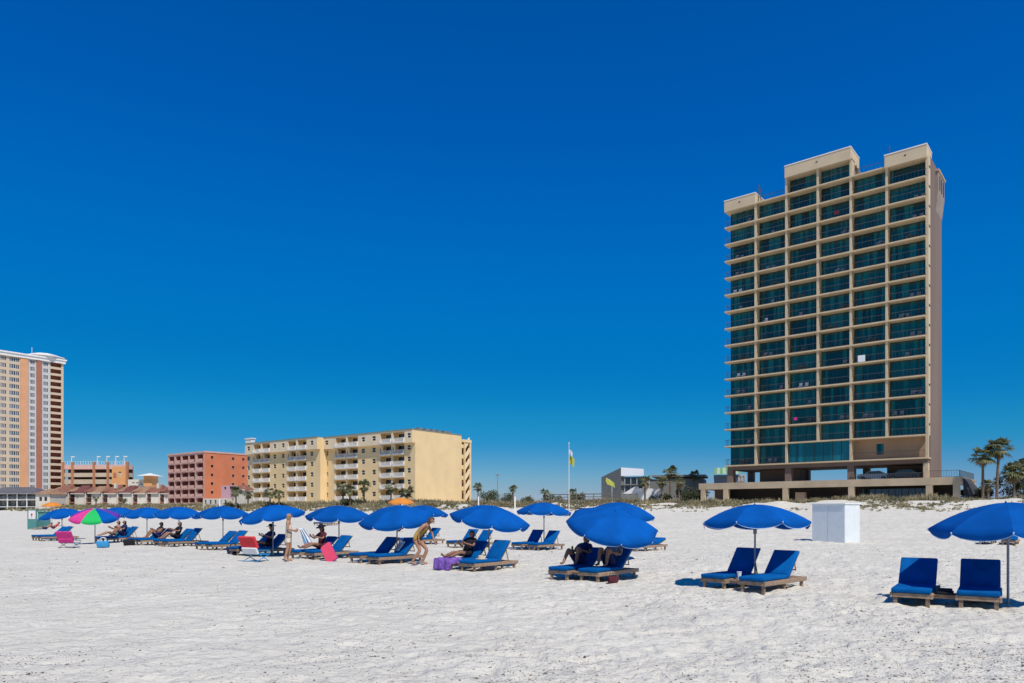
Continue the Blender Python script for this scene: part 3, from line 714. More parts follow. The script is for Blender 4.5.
def townhouse(px0, px1, Y, k):
    f = Fr(px0, Y, R(-6)); W = f.u(px1); label = ['white town house with brown roof, %s' % s for s in ('leftmost of the row', 'second from left of the row', 'third from left of the row', 'fourth from left of the row', 'fourth from right of the row', 'third from right of the row', 'second from right of the row', 'rightmost of the row')][k]
    rt = f.root('town_house', label, 'house', 'row of town houses behind the beach')
    Z = lambda py: f.z(py)
    bwd = W*.42; T1 = mat('tan_roof', (.33, .19, .11), .85, .25, 1.2, .3, 6)
    m = MB(); m.wall(bwd, W, 2.4, Z(493.2), [(W*.55, W*.63, Z(498.5), Z(497))] if k % 2 else [], 0, .3); m.box(bwd, .31, 2.4, W, 9, Z(493.3)); m.build('wall', TOWNW, rt)
    m = MB(); m.box(0.02, .7, 2.4, bwd-.02, 9, Z(491.5)); m.build('stair_wall', mat('maroon_stucco', (.30, .14, .10), .85, .15, .6), rt)
    m = MB(); m.box(-.05, .2, 2.4, .30, .69, Z(491.8)); m.build('white_fin', TOWNW, rt)
    for py in (497.5, 502.5): m = MB(); m.box(.45, .25, Z(py+.5), bwd-.05, .69, Z(py-.4)); m.build('balcony', BRICK if k % 2 else mat('tan_panel', (.42, .28, .18), .85), rt)
    for py in (496.8, 501.6): m = MB(); m.box(.7, .60, Z(py), bwd-.3, .69, Z(py-2.2)); m.build('window', GLASSD, rt)
    m = MB(); rz0, rz1 = Z(492.6+(k % 2)*.5), Z(484.2+(k % 3)*.7)
    A = (bwd*.55, -.7, rz0-.1); B = (W+.25, -.7, rz0-.1); C_ = (W+.25, 9, rz0); D_ = (bwd*.55, 9, rz0); t0 = (bwd*.55+.2, 5.5, rz1); t1 = (W*.70, 5.5, rz1)
    m.face([A, B, t1, t0]); m.face([B, C_, t1]); m.face([C_, D_, t0, t1]); m.face([D_, A, t0]); m.face([A, D_, C_, B])
    m.box(bwd*.55, -.74, rz0-.4, W+.25, -.62, rz0-.11, 1)
    rm_ = [ROOFR, T1, mat('dark_red_roof', (.17, .06, .05), .85, .25, 1.2, .3, 6)][(k*2) % 3]
    m.build('roof', [rm_, TOWNW], rt)
    m = MB(); a, b = -.15, bwd*.95; q0, q1 = Z(491.6), Z(486.5)
    m.face([(a, -.2, q0), (b, -.2, q0), (b, 5, q1), (a, 5, q1)]); m.face([(b, -.2, q0), (b, 8, q0), (b, 5, q1)]); m.face([(a, -.2, q0), (a, 5, q1), (a, 8, q0)]); m.face([(b, 8, q0), (a, 8, q0), (a, 5, q1), (b, 5, q1)]); m.face([(a, -.2, q0-.01), (a, 8, q0-.01), (b, 8, q0-.01), (b, -.2, q0-.01)])
    m.build('stair_roof', [T1, ROOFR][(k//2) % 2], rt)
    if k in (3, 6): m = MB(); m.box(W*.6, 2, rz1-1.5, W*.6+.9, 3, rz1+.4); m.build('chimney', TOWNW, rt)
xs_ = [49.5, 67.5, 84.5, 101, 116.5, 131.5, 145.5, 158.5, 171.5]
for k in range(8): townhouse(xs_[k], xs_[k+1], 268-k*1.5, k)

def grey_house():
    f = Fr(-22, 262, R(-5)); rt = f.root('beach_house', 'two-storey house with grey hipped roof and white balconies at far left', 'house')
    W = f.u(36); Z = lambda py: f.z(py)
    m = MB(); m.box(0, 3, 2.4, W, 12, Z(493)); m.build('wall', GREYW, rt)
    for py in (499.6, 506.5, 493.4): m = MB(); m.box(-.2, 0, Z(py+.6), W+.2, 3.2, Z(py)); m.build('balcony_floor', WHT, rt)
    n = 6
    for i in range(n+1): m = MB(); m.box(W*i/n-.12, .1, 2.4, W*i/n+.15, .4, Z(493.4)); m.build('post', WHT, rt)
    for i in range(n):
        for py in (498.8, 505.6): m = MB(); m.box(W*i/n+.8, 2.9, Z(py), W*(i+1)/n-.8, 2.98, Z(py-4.4)); m.build('window', GLASSD, rt)
    m = MB(); railing(m, 0, W, .2, Z(499.6), 1.0, .5, .05); m.build('railing', WHT, rt)
    a = (-1.2, -1, Z(493.4)); b = (W+1.2, -1, Z(493.4)); c = (W+1.2, 13, Z(493.4)); d = (-1.2, 13, Z(493.4)); t0 = (6, 6, Z(486.6)); t1 = (W-6, 6, Z(486.6))
    m = MB(); m.face([a, b, t1, t0]); m.face([b, c, t1]); m.face([c, d, t0, t1]); m.face([d, a, t0]); m.face([a, d, c, b]); m.build('roof', ROOFG, rt)
    # tan gabled cottage between house and row
    f = Fr(35.5, 255, R(-5)); rt = f.root('beach_cottage', 'small cottage with brown roof between grey-roofed house and town houses', 'house')
    W = f.u(50); m = MB(); m.wall(0, W, 2.4, Z(494), [(W*.25, W*.45, Z(501), Z(497)), (W*.6, W*.8, Z(501), Z(497))], 0, .3); m.box(0, .31, 2.4, W, 8, Z(494)); m.build('wall', TOWNW, rt)
    m = MB(); m.box(W*.25, .2, Z(501), W*.45, .3, Z(497)); m.build('window', GLASSD, rt); m = MB(); m.box(W*.6, .2, Z(501), W*.8, .3, Z(497)); m.build('window', GLASSD, rt)
    m = MB(); A = (-.5, -.6, Z(494.2)); B = (W+.5, -.6, Z(494.2)); C_ = (W+.5, 9, Z(494.2)); D_ = (-.5, 9, Z(494.2)); T = (W/2, 4, Z(488))
    for q in ((A, B, T), (B, C_, T), (C_, D_, T), (D_, A, T), (D_, C_, B, A)): m.face(list(q))
    m.build('roof', mat('tan_roof', (.33, .19, .11), .85, .25, 1.2, .3, 6), rt)
grey_house()

def lilac_house():
    f = Fr(203, 190, R(-20)); rt = f.root('beach_shop', 'low lilac house with brown hipped roof in front of the coral block', 'house')
    Z = lambda py: f.z(py); W = f.u(228)
    m = MB(); ops = [(W*i/5+.5, W*i/5+W/5-.5, Z(504), Z(500)) for i in range(5)]
    m.wall(0, W, 2.2, Z(498.6), ops, 0, .3); m.box(0, .31, 2.2, W, 2, Z(498.7)); m.build('wall', TOWNW, rt)
    for a, b, c, d in ops: m = MB(); m.box(a, .2, c, b, .3, d); m.build('window', GLASSB, rt)
    W2 = f.u(232); m = MB(); o2 = [(f.u(220), f.u(222), Z(489.5), Z(487)), (f.u(225.5), f.u(229), Z(489.5), Z(486.5))]
    m.wall(f.u(217), W2, Z(498.6), Z(485.5), o2, 1.5, .3); m.box(f.u(217), 1.81, Z(505), W2, 3.2, Z(485.6)); m.build('upper_wall', LILAC, rt)
    for a, b, c, d in o2: m = MB(); m.box(a, 1.7, c, b, 1.8, d); m.build('window', GLASSD, rt)
    m = MB(); a = (f.u(229), 1, Z(490)); b = (W2+3.4, 1, Z(490)); c = (W2+3.4, 5, Z(490)); d = (f.u(229), 5, Z(490)); T = ((a[0]+b[0])/2, 3, Z(484))
    for q in ((a, b, T), (b, c, T), (c, d, T), (d, a, T)): m.face(list(q))
    m.build('roof', ROOFR, rt)
    m = MB(); m.box(f.u(229), .8, Z(490.6), W2+3.4, .99, Z(489.8)); m.build('fascia', WHT, rt); m = MB(); m.box(f.u(230), 1.3, 2.2, W2+3.0, 4.5, Z(490.7)); m.build('porch_wall', TOWNW, rt)
lilac_house()

def grey_building():
    f = Fr(621, 132, R(-18)); rt = f.root('beach_bar', 'low grey building with tilted white wall behind the centre palms', 'building')
    Z = lambda py: f.z(py); W = f.u(703)
    m = MB(); m.box(0, .5, 2.4, f.u(645), 12, Z(477)); m.build('wall', GREYW, rt)
    m = MB(); m.box(f.u(645), 3, 2.4, W, 11, Z(479)); m.box(f.u(650), 2.6, Z(477), W+.3, 11.5, Z(475)); m.build('wall', GREYW, rt)
    m = MB(); x = f.u(643.5); m.face([(0, 0, Z(476)), (x, 0, Z(476)), (x, 0, Z(469.3)), (0, 0, Z(467.4))]); m.face([(0, .5, Z(476)), (0, .5, Z(467.4)), (x, .5, Z(469.3)), (x, .5, Z(476))]); m.face([(0, 0, Z(467.4)), (x, 0, Z(469.3)), (x, .5, Z(469.3)), (0, .5, Z(467.4))]); m.face([(x, 0, Z(476)), (x, .5, Z(476)), (x, .5, Z(469.3)), (x, 0, Z(469.3))]); m.face([(0, 0, Z(476)), (0, 0, Z(467.4)), (0, .5, Z(467.4)), (0, .5, Z(476))]); m.build('white_parapet', mat('bright_white', (.88, .88, .88), .7), rt)
    m = MB(); m.face([(0, 0, 2.4), (0, 12, 2.4), (0, 12, Z(476)-2.5), (0, 0, Z(467.6))]); m.face([(-4.2, 3, 2.4), (0, 0, 2.4), (0, 0, Z(467.6)), (-4.2, 3, Z(476))]); m.build('side_wall', GREYW, rt)
    for a, b in ((477.5, 484), (485.5, 493)):
        m = MB(); m.box(.6, .4, Z(b), f.u(643), .48, Z(a))
        for i in range(5): m.box(.6+i*1.1, .3, Z(b), .68+i*1.1, .39, Z(a), 1)
        m.build('window', [GLASSD, WHT], rt)
    m = MB(); m.box(0, 0, Z(485.3), f.u(643.5), .5, Z(484.1)); m.build('balcony_edge', GREYW, rt)
    # stair with white wall
    m = MB(); m.face([(f.u(624), -1.5, Z(494)), (f.u(636), -1.5, Z(487)), (f.u(640), -1.5, Z(487)), (f.u(640), -1.5, Z(494))]); m.box(f.u(640), -1.6, 2.4, f.u(664), -1.2, Z(489)); m.build('stair_wall', WHT, rt)
    # striped awning building left of the tower
    f = Fr(714, 150, R(-18)); rt = f.root('awning_building', 'low pale building with green and white awning at left foot of tower', 'building')
    m = MB(); W = f.u(745); m.box(0, 0, 2.4, W, 8, Z(475)); m.build('wall', mat('pale_wall', (.45, .40, .38), .85, .05, .5), rt)
    m = MB()
    for i in range(9):
        a, b = W*i/9, W*(i+1)/9; m.face([(a*.9, -1.8, Z(474.5)), (b*.9, -1.8, Z(474.5)), (b*.8, 3, Z(467)), (a*.8, 3, Z(467))], i % 2)
    m.build('awning', [mat('awning_green', (.16, .34, .14), .8), mat('awning_pale', (.40, .46, .36), .8)], rt)
    m = MB(); railing(m, 0, W, -.2, Z(481), 1.2, .6, .08); m.build('railing', WHT, rt)
grey_building()

# ------------------------------------------------------------------ VEGETATION
def palm(loc, h, cr, label, lean=(0, 0), seed=0, group='palm trees along the dunes', dry=8, n=30):
    rd = random.Random(seed); rt = empty('palm_tree', loc, rd.uniform(0, 6), label, 'palm tree', group)
    top = Vector((lean[0], lean[1], h)); m = MB(); pts = []; rad = []
    for i in range(10):
        t = i/9; pts.append((lean[0]*t*t, lean[1]*t*t, -.3+(h+.3)*t)); rad.append(.20-.06*t+(.05 if i == 0 else 0)+rd.uniform(-.01, .01))
    rad[-1] = .19; rad[-2] = .2
    m.tube(pts, rad, 10); 
    for i in range(14):   # cut leaf bases
        a = rd.uniform(0, 6.28); z = h-.2-rd.random()*1.0; m.tube([(lean[0]+.12*math.cos(a), lean[1]+.12*math.sin(a), z), (lean[0]+.32*math.cos(a), lean[1]+.32*math.sin(a), z+.22)], [.05, .02], 5)
    m.build('trunk', TRUNK, rt)
    m = MB()
    def frond(az, el, L, mi, spread=1.0):
        d = Vector((math.cos(az)*math.cos(el), math.sin(az)*math.cos(el), math.sin(el)))
        side = Vector((-math.sin(az), math.cos(az), 0)); up = side.cross(d)*-1
        if up.z < 0: up = -up
        stem = L*.45; droop = L*.18
        e = top+d*stem+Vector((0, 0, -droop*.3)); m.tube([top, top+d*stem*.5, e], [.03, .022, .015], 4, mi, False)
        nl = 15
        for j in range(nl):
            a = (j/(nl-1)-.5)*2*1.55*spread; ll = L*.62*(1-.28*abs(a)/1.6)*rd.uniform(.85, 1.05)
            ld = (d*math.cos(a)+side*math.sin(a)+up*(.12-.1*abs(a))).normalized()
            wd = (side*math.cos(a)-d*math.sin(a)).normalized()*(.055*L/1.5)
            mid = e+ld*ll*.55; tip = e+ld*ll+Vector((0, 0, -ll*rd.uniform(.18, .5)))
            m.face([e, mid-wd, mid+wd], mi); m.face([mid-wd, tip, mid+wd], mi)
    for i in range(n):
        el = rd.triangular(-.9, 1.35, .25); frond(rd.uniform(0, 6.28), el, cr*rd.uniform(.8, 1.12), 0)
    for i in range(dry): frond(rd.uniform(0, 6.28), rd.uniform(-1.4, -.8), cr*rd.uniform(.5, .8), 1, .7)
    m.build('crown', [FROND, FRONDD], rt)
def shrub(loc, rx, ry, h, label, seed=0, mt=SHRUB, n=900, group='bushes behind the dunes', leaf=.16):
    rd = random.Random(seed); rt = empty('dune_shrub', loc, 0, label, 'shrub', group)
    m = MB(); cl = [(rd.uniform(-.7, .7)*rx, rd.uniform(-.7, .7)*ry, h*rd.uniform(.25, .75), rd.uniform(.25, .5)) for _ in range(9)]
    for i in range(n):
        c = rd.choice(cl); a = rd.uniform(0, 6.28); b = math.acos(rd.uniform(-1, 1)); q = c[3]*rd.random()**.4
        p = Vector((c[0]+q*rx*math.cos(a)*math.sin(b), c[1]+q*ry*math.sin(a)*math.sin(b), max(.05, c[2]+q*h*.8*math.cos(b))))
        s = leaf*rd.uniform(.6, 1.4); u = Vector((rd.gauss(0, 1), rd.gauss(0, 1), rd.gauss(0, 1))).normalized(); v = u.orthogonal().normalized()
        m.face([p-u*s, p+v*s*.6, p+u*s, p-v*s*.6])
    m.build('foliage', mt, rt)
    m = MB()
    for c in cl[:5]: m.tube([(0, 0, -.2), (c[0]*.5, c[1]*.5, c[2]*.6), (c[0], c[1], c[2])], [.06, .04, .02], 5)
    m.build('stem', TRUNK, rt)

PL = [ # px, crown row, distance, crown radius, label
 (977, 455, 97, 1.9, 'leaning palm with ragged crown, first right of the tower', (-.9, -.2)),
 (999, 447, 96, 2.1, 'tallest palm right of the tower, behind nearest blue umbrella', (.3, 0)),
 (1014, 471, 99, 2.3, 'broad shaggy palm at the right edge of the photo', (0, 0)),
 (1024, 468, 103, 2.0, 'palm cut by the right edge of the photo', (0, 0)),
 (988, 484, 99, 1.2, 'small palm between the two tall palms right of tower', (0, 0)),
 (645, 480, 128, 1.5, 'yellowish palm in front of the grey building', (0, 0)),
 (662, 481, 127, 1.5, 'short palm, left one of the centre cluster', (0, 0)),
 (672, 471, 128, 1.7, 'tallest palm of the cluster left of the tower', (.3, 0)),
 (679, 481, 124, 1.5, 'short palm, right one of the centre cluster', (0, 0)),
 (695, 475, 131, 1.5, 'dark thin palm just left of the tower podium', (0, 0)),
 (513, 488, 150, 1.2, 'lone palm behind the white post right of yellow condominium', (0, 0)),
 (236, 491, 172, 1.7, 'palm in front of the coral block\'s lilac house', (0, 0)),
 (248, 494, 170, 1.3, 'small palm at the left end of the yellow condominium', (0, 0)),
 (270, 492, 166, 1.5, 'first palm from left before the yellow condominium\'s left wing', (0, 0)),
 (279, 493, 165, 1.4, 'second palm from left before the yellow condominium\'s left wing', (0, 0)),
 (343, 487, 158, 1.7, 'bushy palm before the middle of the yellow condominium', (0, 0)),
 (350, 489, 157, 1.4, 'low palm right of the bushy palm before yellow condominium', (0, 0)),
 (364, 485, 158, 1.6, 'taller palm before the centre balconies of yellow condominium', (0, 0)),
 (391, 487, 155, 1.5, 'palm before the right balconies of yellow condominium', (0, 0)),
 (407, 491, 152, 1.7, 'low wide palm near the right corner of yellow condominium', (0, 0)),
 (96, 498, 238, 1.4, 'tiny palm before the middle town houses', (0, 0)), (124, 500, 232, 1.3, 'tiny palm before the right town houses', (0, 0)),
 (478, 487, 190, 1.8, 'palm at the right end of the yellow condominium', (0, 0)),
 (545, 492, 160, 1.2, 'small palm behind dunes left of the flagpole', (0, 0)),
 (573, 492, 158, 1.2, 'small dark palm behind the flagpole', (0, 0)),
]
for i, (px, py, Y, cr, lb, ln) in enumerate(PL):
    p = at(px, Y); zt = zpx(py, Y); cr = cr*1.2 if 150 < Y < 185 else cr; palm((p.x-ln[0], p.y-ln[1], p.z-.1), zt-p.z, cr, lb, ln, i+1, n=34 if i < 4 else 24)
for i, (px, Y, rx, h, lb) in enumerate([
 (486, 185, 3.2, 4.5, 'olive bush beside the right end of yellow condominium'), (494, 180, 3.0, 3.9, 'low bush second from the yellow condominium'),
 (503, 176, 2.8, 3.4, 'low bush third from the yellow condominium'), (524, 170, 2.4, 2.6, 'low bush right of the lone palm'),
 (552, 165, 2.4, 2.9, 'low bush left of the flagpole'), (578, 150, 2.0, 2.8, 'dark bush just right of the flagpole'),
 (686, 126, 2.2, 3.6, 'dark bush beneath the palms left of the tower'), (699, 128, 1.7, 3.0, 'dark bush against the podium\'s left end'),
 (660, 128, 2.2, 2.0, 'bush beneath the left palm of centre cluster'),
 (1012, 100, 2.6, 4.0, 'dark bush under the shaggy right palm'), (1024, 102, 2.6, 4.2, 'dark bush cut by the right edge'), (984, 101, 1.8, 2.6, 'bush between the right palms'),
 (972, 101, 1.6, 1.8, 'low bush at the podium\'s right end'), (232, 176, 2.6, 2.0, 'bush at the foot of the lilac house'), (355, 158, 3.6, 1.8, 'bush under palms before the yellow condominium'),
 (398, 155, 3.2, 1.5, 'bush near the right balconies of yellow condominium'), (275, 167, 3.4, 1.6, 'bush under palms of the condominium\'s left wing')]):
    p = at(px, Y); shrub(p, rx, rx*.8, h, lb, 50+i)

def dune_grass():
    m_v = []; m_f = []; m_m = []
    rd = random.Random(5); WB = [1.0]
    def tuft(x, y, z, h, n, mi, sp):
        for _ in range(n):
            a = rd.uniform(0, 6.28); l = rd.uniform(.2, 1)*sp; hh = h*rd.uniform(.5, 1.1); wd = rd.uniform(.02, .045)*WB[0]
            bx = x+rd.uniform(-.5, .5)*sp; by = y+rd.uniform(-.5, .5)*sp; c, s = math.cos(a), math.sin(a); i = len(m_v)
            m_v.extend([(bx-s*wd, by+c*wd, z-.05), (bx+s*wd, by-c*wd, z-.05), (bx+c*l*.4+s*wd*.7, by+s*l*.4-c*wd*.7, z+hh*.6), (bx+c*l*.4-s*wd*.7, by+s*l*.4+c*wd*.7, z+hh*.6), (bx+c*l, by+s*l, z+hh)])
            m_f.extend([(i, i+1, i+2, i+3), (i+3, i+2, i+4)]); m_m.extend([mi, mi])
    cnt = 0
    for _ in range(60000):
        k = rd.uniform(-.80, .80); wv = rd.triangular(86, 113, 104); Y = wv/(NX*k+NY); X = k*Y
        if Y > 330: continue
        dens = .6*float(vnoise(np.array(X/6.0), np.array(Y/6.0)))+.5+.7*float(vnoise(np.array(X/1.9), np.array(Y/1.9)))
        lim = .62-.30*float(sstep(100, 108, wv))-(.22 if Y > 120 else 0)-(.25 if .07 < k < .27 else 0)
        if dens < lim or cnt > 15000 or rd.random() > (.5 if Y < 115 else .95)+.5*float(sstep(101, 107, wv)): continue
        if rd.random() > (NX*k+NY)*1.0+.35: continue
        cnt += 1; z = float(hgt(X, Y, False))
        far = max(0, min(1, (Y-105)/60)); hs = .34+.62*float(sstep(102, 108, wv)); lim = 0; hs += far*(.9-.35*hs); WB[0] = 1+max(0, Y-80)/70
        if rd.random() < .5: tuft(X, Y, z, rd.uniform(.2, .5)*hs, 12, 1, .5*(.5+hs*.5))
        else: tuft(X, Y, z, rd.uniform(.45, 1.0)*hs, 12, 0, .4*(.5+hs*.5))
    me = bpy.data.meshes.new('dune_grass'); me.from_pydata(m_v, [], m_f); me.materials.append(GRASS); me.materials.append(GRASSG)
    me.polygons.foreach_set('material_index', m_m); me.update()
    o = bpy.data.objects.new('dune_grass', me); COL.objects.link(o)
    tag(o, 'dry sea oats and creeping plants scattered over the low white dunes', 'grass', kind='stuff')
dune_grass()

# ------------------------------------------------------------------ UMBRELLAS
def canopy_mesh(mats, gmats, Rr=1.27, H=.42, n=8):
    m = MB(); S = 8; NR = 7; rows = []
    def prof(t): return H*(1-t**1.9)
    for j in range(NR+1):
        t = (j+.001)/NR; row = []
        for i in range(n*S):
            a = 2*PI*i/(n*S); fr = (i % S)/S; sag = math.sin(PI*fr)
            r = Rr*t*(math.cos(PI/8)/math.cos(2*PI/8*(fr-.5))-.012*sag*t); z = prof(t)-.012*sag*t
            row.append((r*math.cos(a), r*math.sin(a), z))
        rows.append(row)
    for d in (.5, 1.0, 1.10):
        row = []
        for i in range(n*S):
            fr = (i % S)/S; sag = math.sin(PI*fr); b = rows[NR][i]; dep = (.045+.10*sag**.55)*d
            row.append((b[0]*(1-.01*d), b[1]*(1-.01*d), b[2]-dep))
        rows.append(row)
    for g in range(n):      # every gore has its own vertices so the seams stay crisp
        ids = [[m.pt(row[(g*S+q) % (n*S)]) for q in range(S+1)] for row in rows]
        for j in range(len(rows)-1):
            for q in range(S):
                m.f.append([ids[j][q], ids[j+1][q], ids[j+1][q+1], ids[j][q+1]]); m.m.append(gmats[g % len(gmats)] if j < len(rows)-2 else len(mats)-1)
    # pale binding at the gore ends
    for g in range(n):
        i = g*S; p = Vector(rows[NR][i]); q = Vector(rows[NR+2][i]); m.tube([p*1.004, q*1.004], .012, 4, len(mats)-1)
    o = m.build('canopy', mats, smooth=True)
    return o
def umbrella_proto(mats, gm, Rr=1.27):
    rt = empty('beach_umbrella'); 
    m = MB(); m.tube([(0, 0, -.15), (0, 0, 1.28)], .022, 8); m.build('pole', STEEL, rt)
    m = MB(); m.rbox(-.035, -.035, 1.20, .035, .035, 1.32, .01, 1); m.build('tilt_joint', STEEL, rt)
    c = canopy_mesh(mats, gm, Rr); c.parent = rt
    m = MB(); m.tube([(0, 0, -.22), (0, 0, .40)], .017, 8); u = m.build('upper_pole', STEEL, c)
    m = MB(); m.ball((0, 0, .425), .022, 0, 1); m.tube([(0, 0, .42), (0, 0, .465)], [.010, .004], 6); m.build('finial', BLUE, c)
    for g in range(8):
        a = 2*PI*g/8; m = MB(); pts = [(Rr*t*math.cos(a)*.985, Rr*t*math.sin(a)*.985, .42*(1-t**1.9)-.018) for t in (.02, .3, .6, .85, 1)]
        m.tube(pts, .006, 4); b = (Rr*.55*math.cos(a), Rr*.55*math.sin(a), .42*(1-.55**1.9)-.02); m.tube([(0, 0, -.02), b], .005, 4)
        m.build('rib', STEEL, c)
    return rt
UB = umbrella_proto([BLUE, TRIM], [0]); UB_used = False
def umbrella(label, px, Y, top=1.9, tilt=(0, 0), spin=0.0, sc_=1.0, proto=None, group='blue beach umbrellas over the loungers', canpx=None):
    """tilt = (degrees towards +x, degrees towards camera)"""
    global UB_used
    src = proto or UB
    if proto is None and not UB_used: rt = UB; UB_used = True
    else: rt = copy_tree(src)
    p = at(px, Y); rt.location = p; tag(rt, label, 'umbrella', group)
    c = [x for x in bpy.data.objects if x.parent == rt and x.name.startswith('canopy')][0]
    rt.scale = (sc_, sc_, sc_)
    jz = top/sc_-.64
    for x in [x for x in bpy.data.objects if x.parent == rt]:
        if x.name.startswith('pole'): x.scale = (1, 1, (jz+.02)/1.28)
        if x.name.startswith('tilt_joint'): x.location = (0, 0, jz-1.26)
    rot = Euler((R(tilt[1]), R(tilt[0]), 0)).to_matrix()@Euler((0, 0, spin)).to_matrix()
    c.rotation_euler = rot.to_euler()
    c.location = Vector((0, 0, jz))+rot@Vector((0, 0, .22))
    return rt

# ------------------------------------------------------------------ LOUNGERS
def lounger_proto():
    rt = empty('sun_lounger'); W = .57; L = 1.95
    m = MB()
    for s in (-1, 1): m.rbox(s*W/2-.02, 0, .14, s*W/2+.02, L, .235, .006, 1)
    m.rbox(-W/2+.021, 0.002, .15, W/2-.021, .045, .23, .006, 1); m.rbox(-W/2+.021, L-.05, .15, W/2-.021, L-.005, .23, .006, 1)
    for i in range(11): m.box(-W/2+.021, .10+i*.165, .205, W/2-.021, .19+i*.165, .226)
    m.build('frame', WOOD, rt)
    for y in (.06, .98, L-.12):
        for s in (-1, 1): m = MB(); m.rbox(s*(W/2-.055)-.03, y-.035, -.12, s*(W/2-.055)+.03, y+.035, .20, .006, 1); m.build('leg', WOOD, rt)
    m = MB(); m.rbox(-W/2+.0, -.03, .237, W/2-.0, 1.16, .325, .03, 3)
    for y in (.42, .85): m.tube([(-W/2+.02, y, .318), (W/2-.02, y, .318)], .012, 6)
    m.build('seat_cushion', CUSH, rt, smooth=True)
    m = MB(); m.rbox(-W/2, 0, .0, W/2, .70, .085, .03, 3); m.build('back_cushion', CUSH, rt, smooth=True, loc=(0, 1.15, .27))
    m = MB()
    for s in (-1, 1): m.rbox(s*(W/2-.05)-.02, 0, -.045, s*(W/2-.05)+.02, .76, -.004, .005, 1)
    for i in range(5): m.box(-W/2+.02, .06+i*.15, -.02, W/2-.02, .14+i*.15, -.002)
    m.build('backrest_frame', WOOD, rt, loc=(0, 1.15, .27))
    m = MB(); m.box(-.2, 1.6, .2, .2, 1.63, .23); m.tube([(-.2, 1.615, .2), (-.2, 1.5, .55)], .015, 6); m.tube([(.2, 1.615, .2), (.2, 1.5, .55)], .015, 6); m.build('prop', WOOD, rt)
    return rt
LP = lounger_proto(); LP_used = False
def lounger(x, y, rz, ang, label, group='blue cushioned sun loungers in pairs'):
    global LP_used
    rt = LP if not LP_used else copy_tree(LP); LP_used = True
    rt.location = (x, y, h1(x, y)+.0); rt.rotation_euler = (0, 0, rz); tag(rt, label, 'sun lounger', group)
    for c in [c for c in bpy.data.objects if c.parent == rt]:
        if c.name.startswith('back'): c.rotation_euler = (R(ang), 0, 0)
        if c.name.startswith('prop'):
            c.location = (0, 0, (.2-.35*(1-ang/48)) if ang < 48 else 0); c.scale = (1, 1, max(.3, min(1, ang/48)))
    return rt
ROT = R(-39)
SETS = {}
def pair(key, cx, cy, desc, angs=(46, 46), rot=ROT, gap=.45, table=True, sx=1.0):
    r = Vector((math.cos(rot), math.sin(rot))); n = Vector((-math.sin(rot), math.cos(rot)))
    a = Vector((cx, cy)); out = []
    for s, an, w_ in ((-1, angs[0], 'left'), (1, angs[1], 'right')):
        p = a+r*s*gap; out.append(lounger(p.x, p.y, rot, an, desc % w_)); out[-1].scale = (sx, 1, 1)
    SETS[key] = (a, r, n, rot)
    if table:
        p = a+n*.18; q = empty('side_tray', (p.x, p.y, h1(p.x, p.y)), rot, 'wooden tray between the '+(desc % 'x').split(' lounger of the ', 1)[1].replace('pair', 'loungers', 1), 'tray', 'wooden trays between paired loungers')
        m = MB(); g = gap-.31
        for i in range(4): m.box(-g, i*.11, .19, g, i*.11+.09, .215)
        m.build('tray_top', WOOD, q)
        for yy in (.03, .36): m = MB(); m.box(-g, yy, .14, g, yy+.04, .188); m.build('bearer', WOOD, q)
    return a, r, n
def loc_in(key, u, v):
    a, r, n, rot = SETS[key]; p = a+r*u+n*v; return Vector((p.x, p.y, h1(p.x, p.y)))
def S(key, cx, cy, desc, **k): return pair(key, cx, cy, desc, **k)

S('s1', 7.60, 12.74, '%s lounger of the empty pair nearest the right edge', angs=(42, 42), rot=R(-34), sx=1.12, gap=.51)
S('s2', 4.66, 15.35, '%s lounger of the empty pair under the second umbrella from right', angs=(50, 46), rot=R(-46))
S('s3', 1.5, 17.85, '%s lounger of the occupied pair under the lowest tilted umbrella', angs=(38, 42))
S('s4', -1.62, 20.7, '%s lounger of the pair beside the purple towel', angs=(44, 50))
S('s5', -4.75, 23.2, '%s lounger of the pair beside the bending woman', angs=(44, 44))
S('s6', -7.5, 25.9, '%s lounger of the pair beside the pink board', angs=(40, 46))
S('s7', -10.5, 27.9, '%s lounger of the pair behind the red-towelled beach chair', angs=(44, 44))
S('s8', -13.3, 31.2, '%s lounger of the empty pair in the middle of the left row', angs=(42, 46))
S('s9', -16.4, 33.8, '%s lounger of the pair just left of the middle of the left row', angs=(44, 50), table=False)
S('s10', -18.9, 36.2, '%s lounger of the pair right of the rainbow umbrella', angs=(44, 44), table=False)
S('s11', -22.0, 38.7, '%s lounger of the pair behind the rainbow umbrella', angs=(44, 48), table=False)
S('s12', -27.2, 41.4, '%s lounger of the pair behind the pink towelled chair', angs=(42, 46), table=False)
S('b1', .55, 31.4, '%s lounger of the back pair below the small centre umbrella', angs=(50, 48))
S('b2', -2.5, 33.4, '%s lounger of the back pair behind the woman in black', angs=(48, 46), table=False)
S('b3', -5.3, 36.8, '%s lounger of the back pair behind the bending woman', angs=(46, 46), table=False)
pf = G(997, 545); S('b4', pf.x, pf.y, '%s lounger of the far pair seen beneath the nearest umbrella', angs=(20, 20), table=False)
pf = G(318, 525.5); S('b5', pf.x, pf.y, '%s lounger of the farthest pair behind the condominium-side umbrellas', angs=(15, 15), table=False)
pf = G(630, 551); S('b6', pf.x, pf.y, '%s lounger of the back pair hidden behind the double umbrellas', angs=(15, 15), table=False)

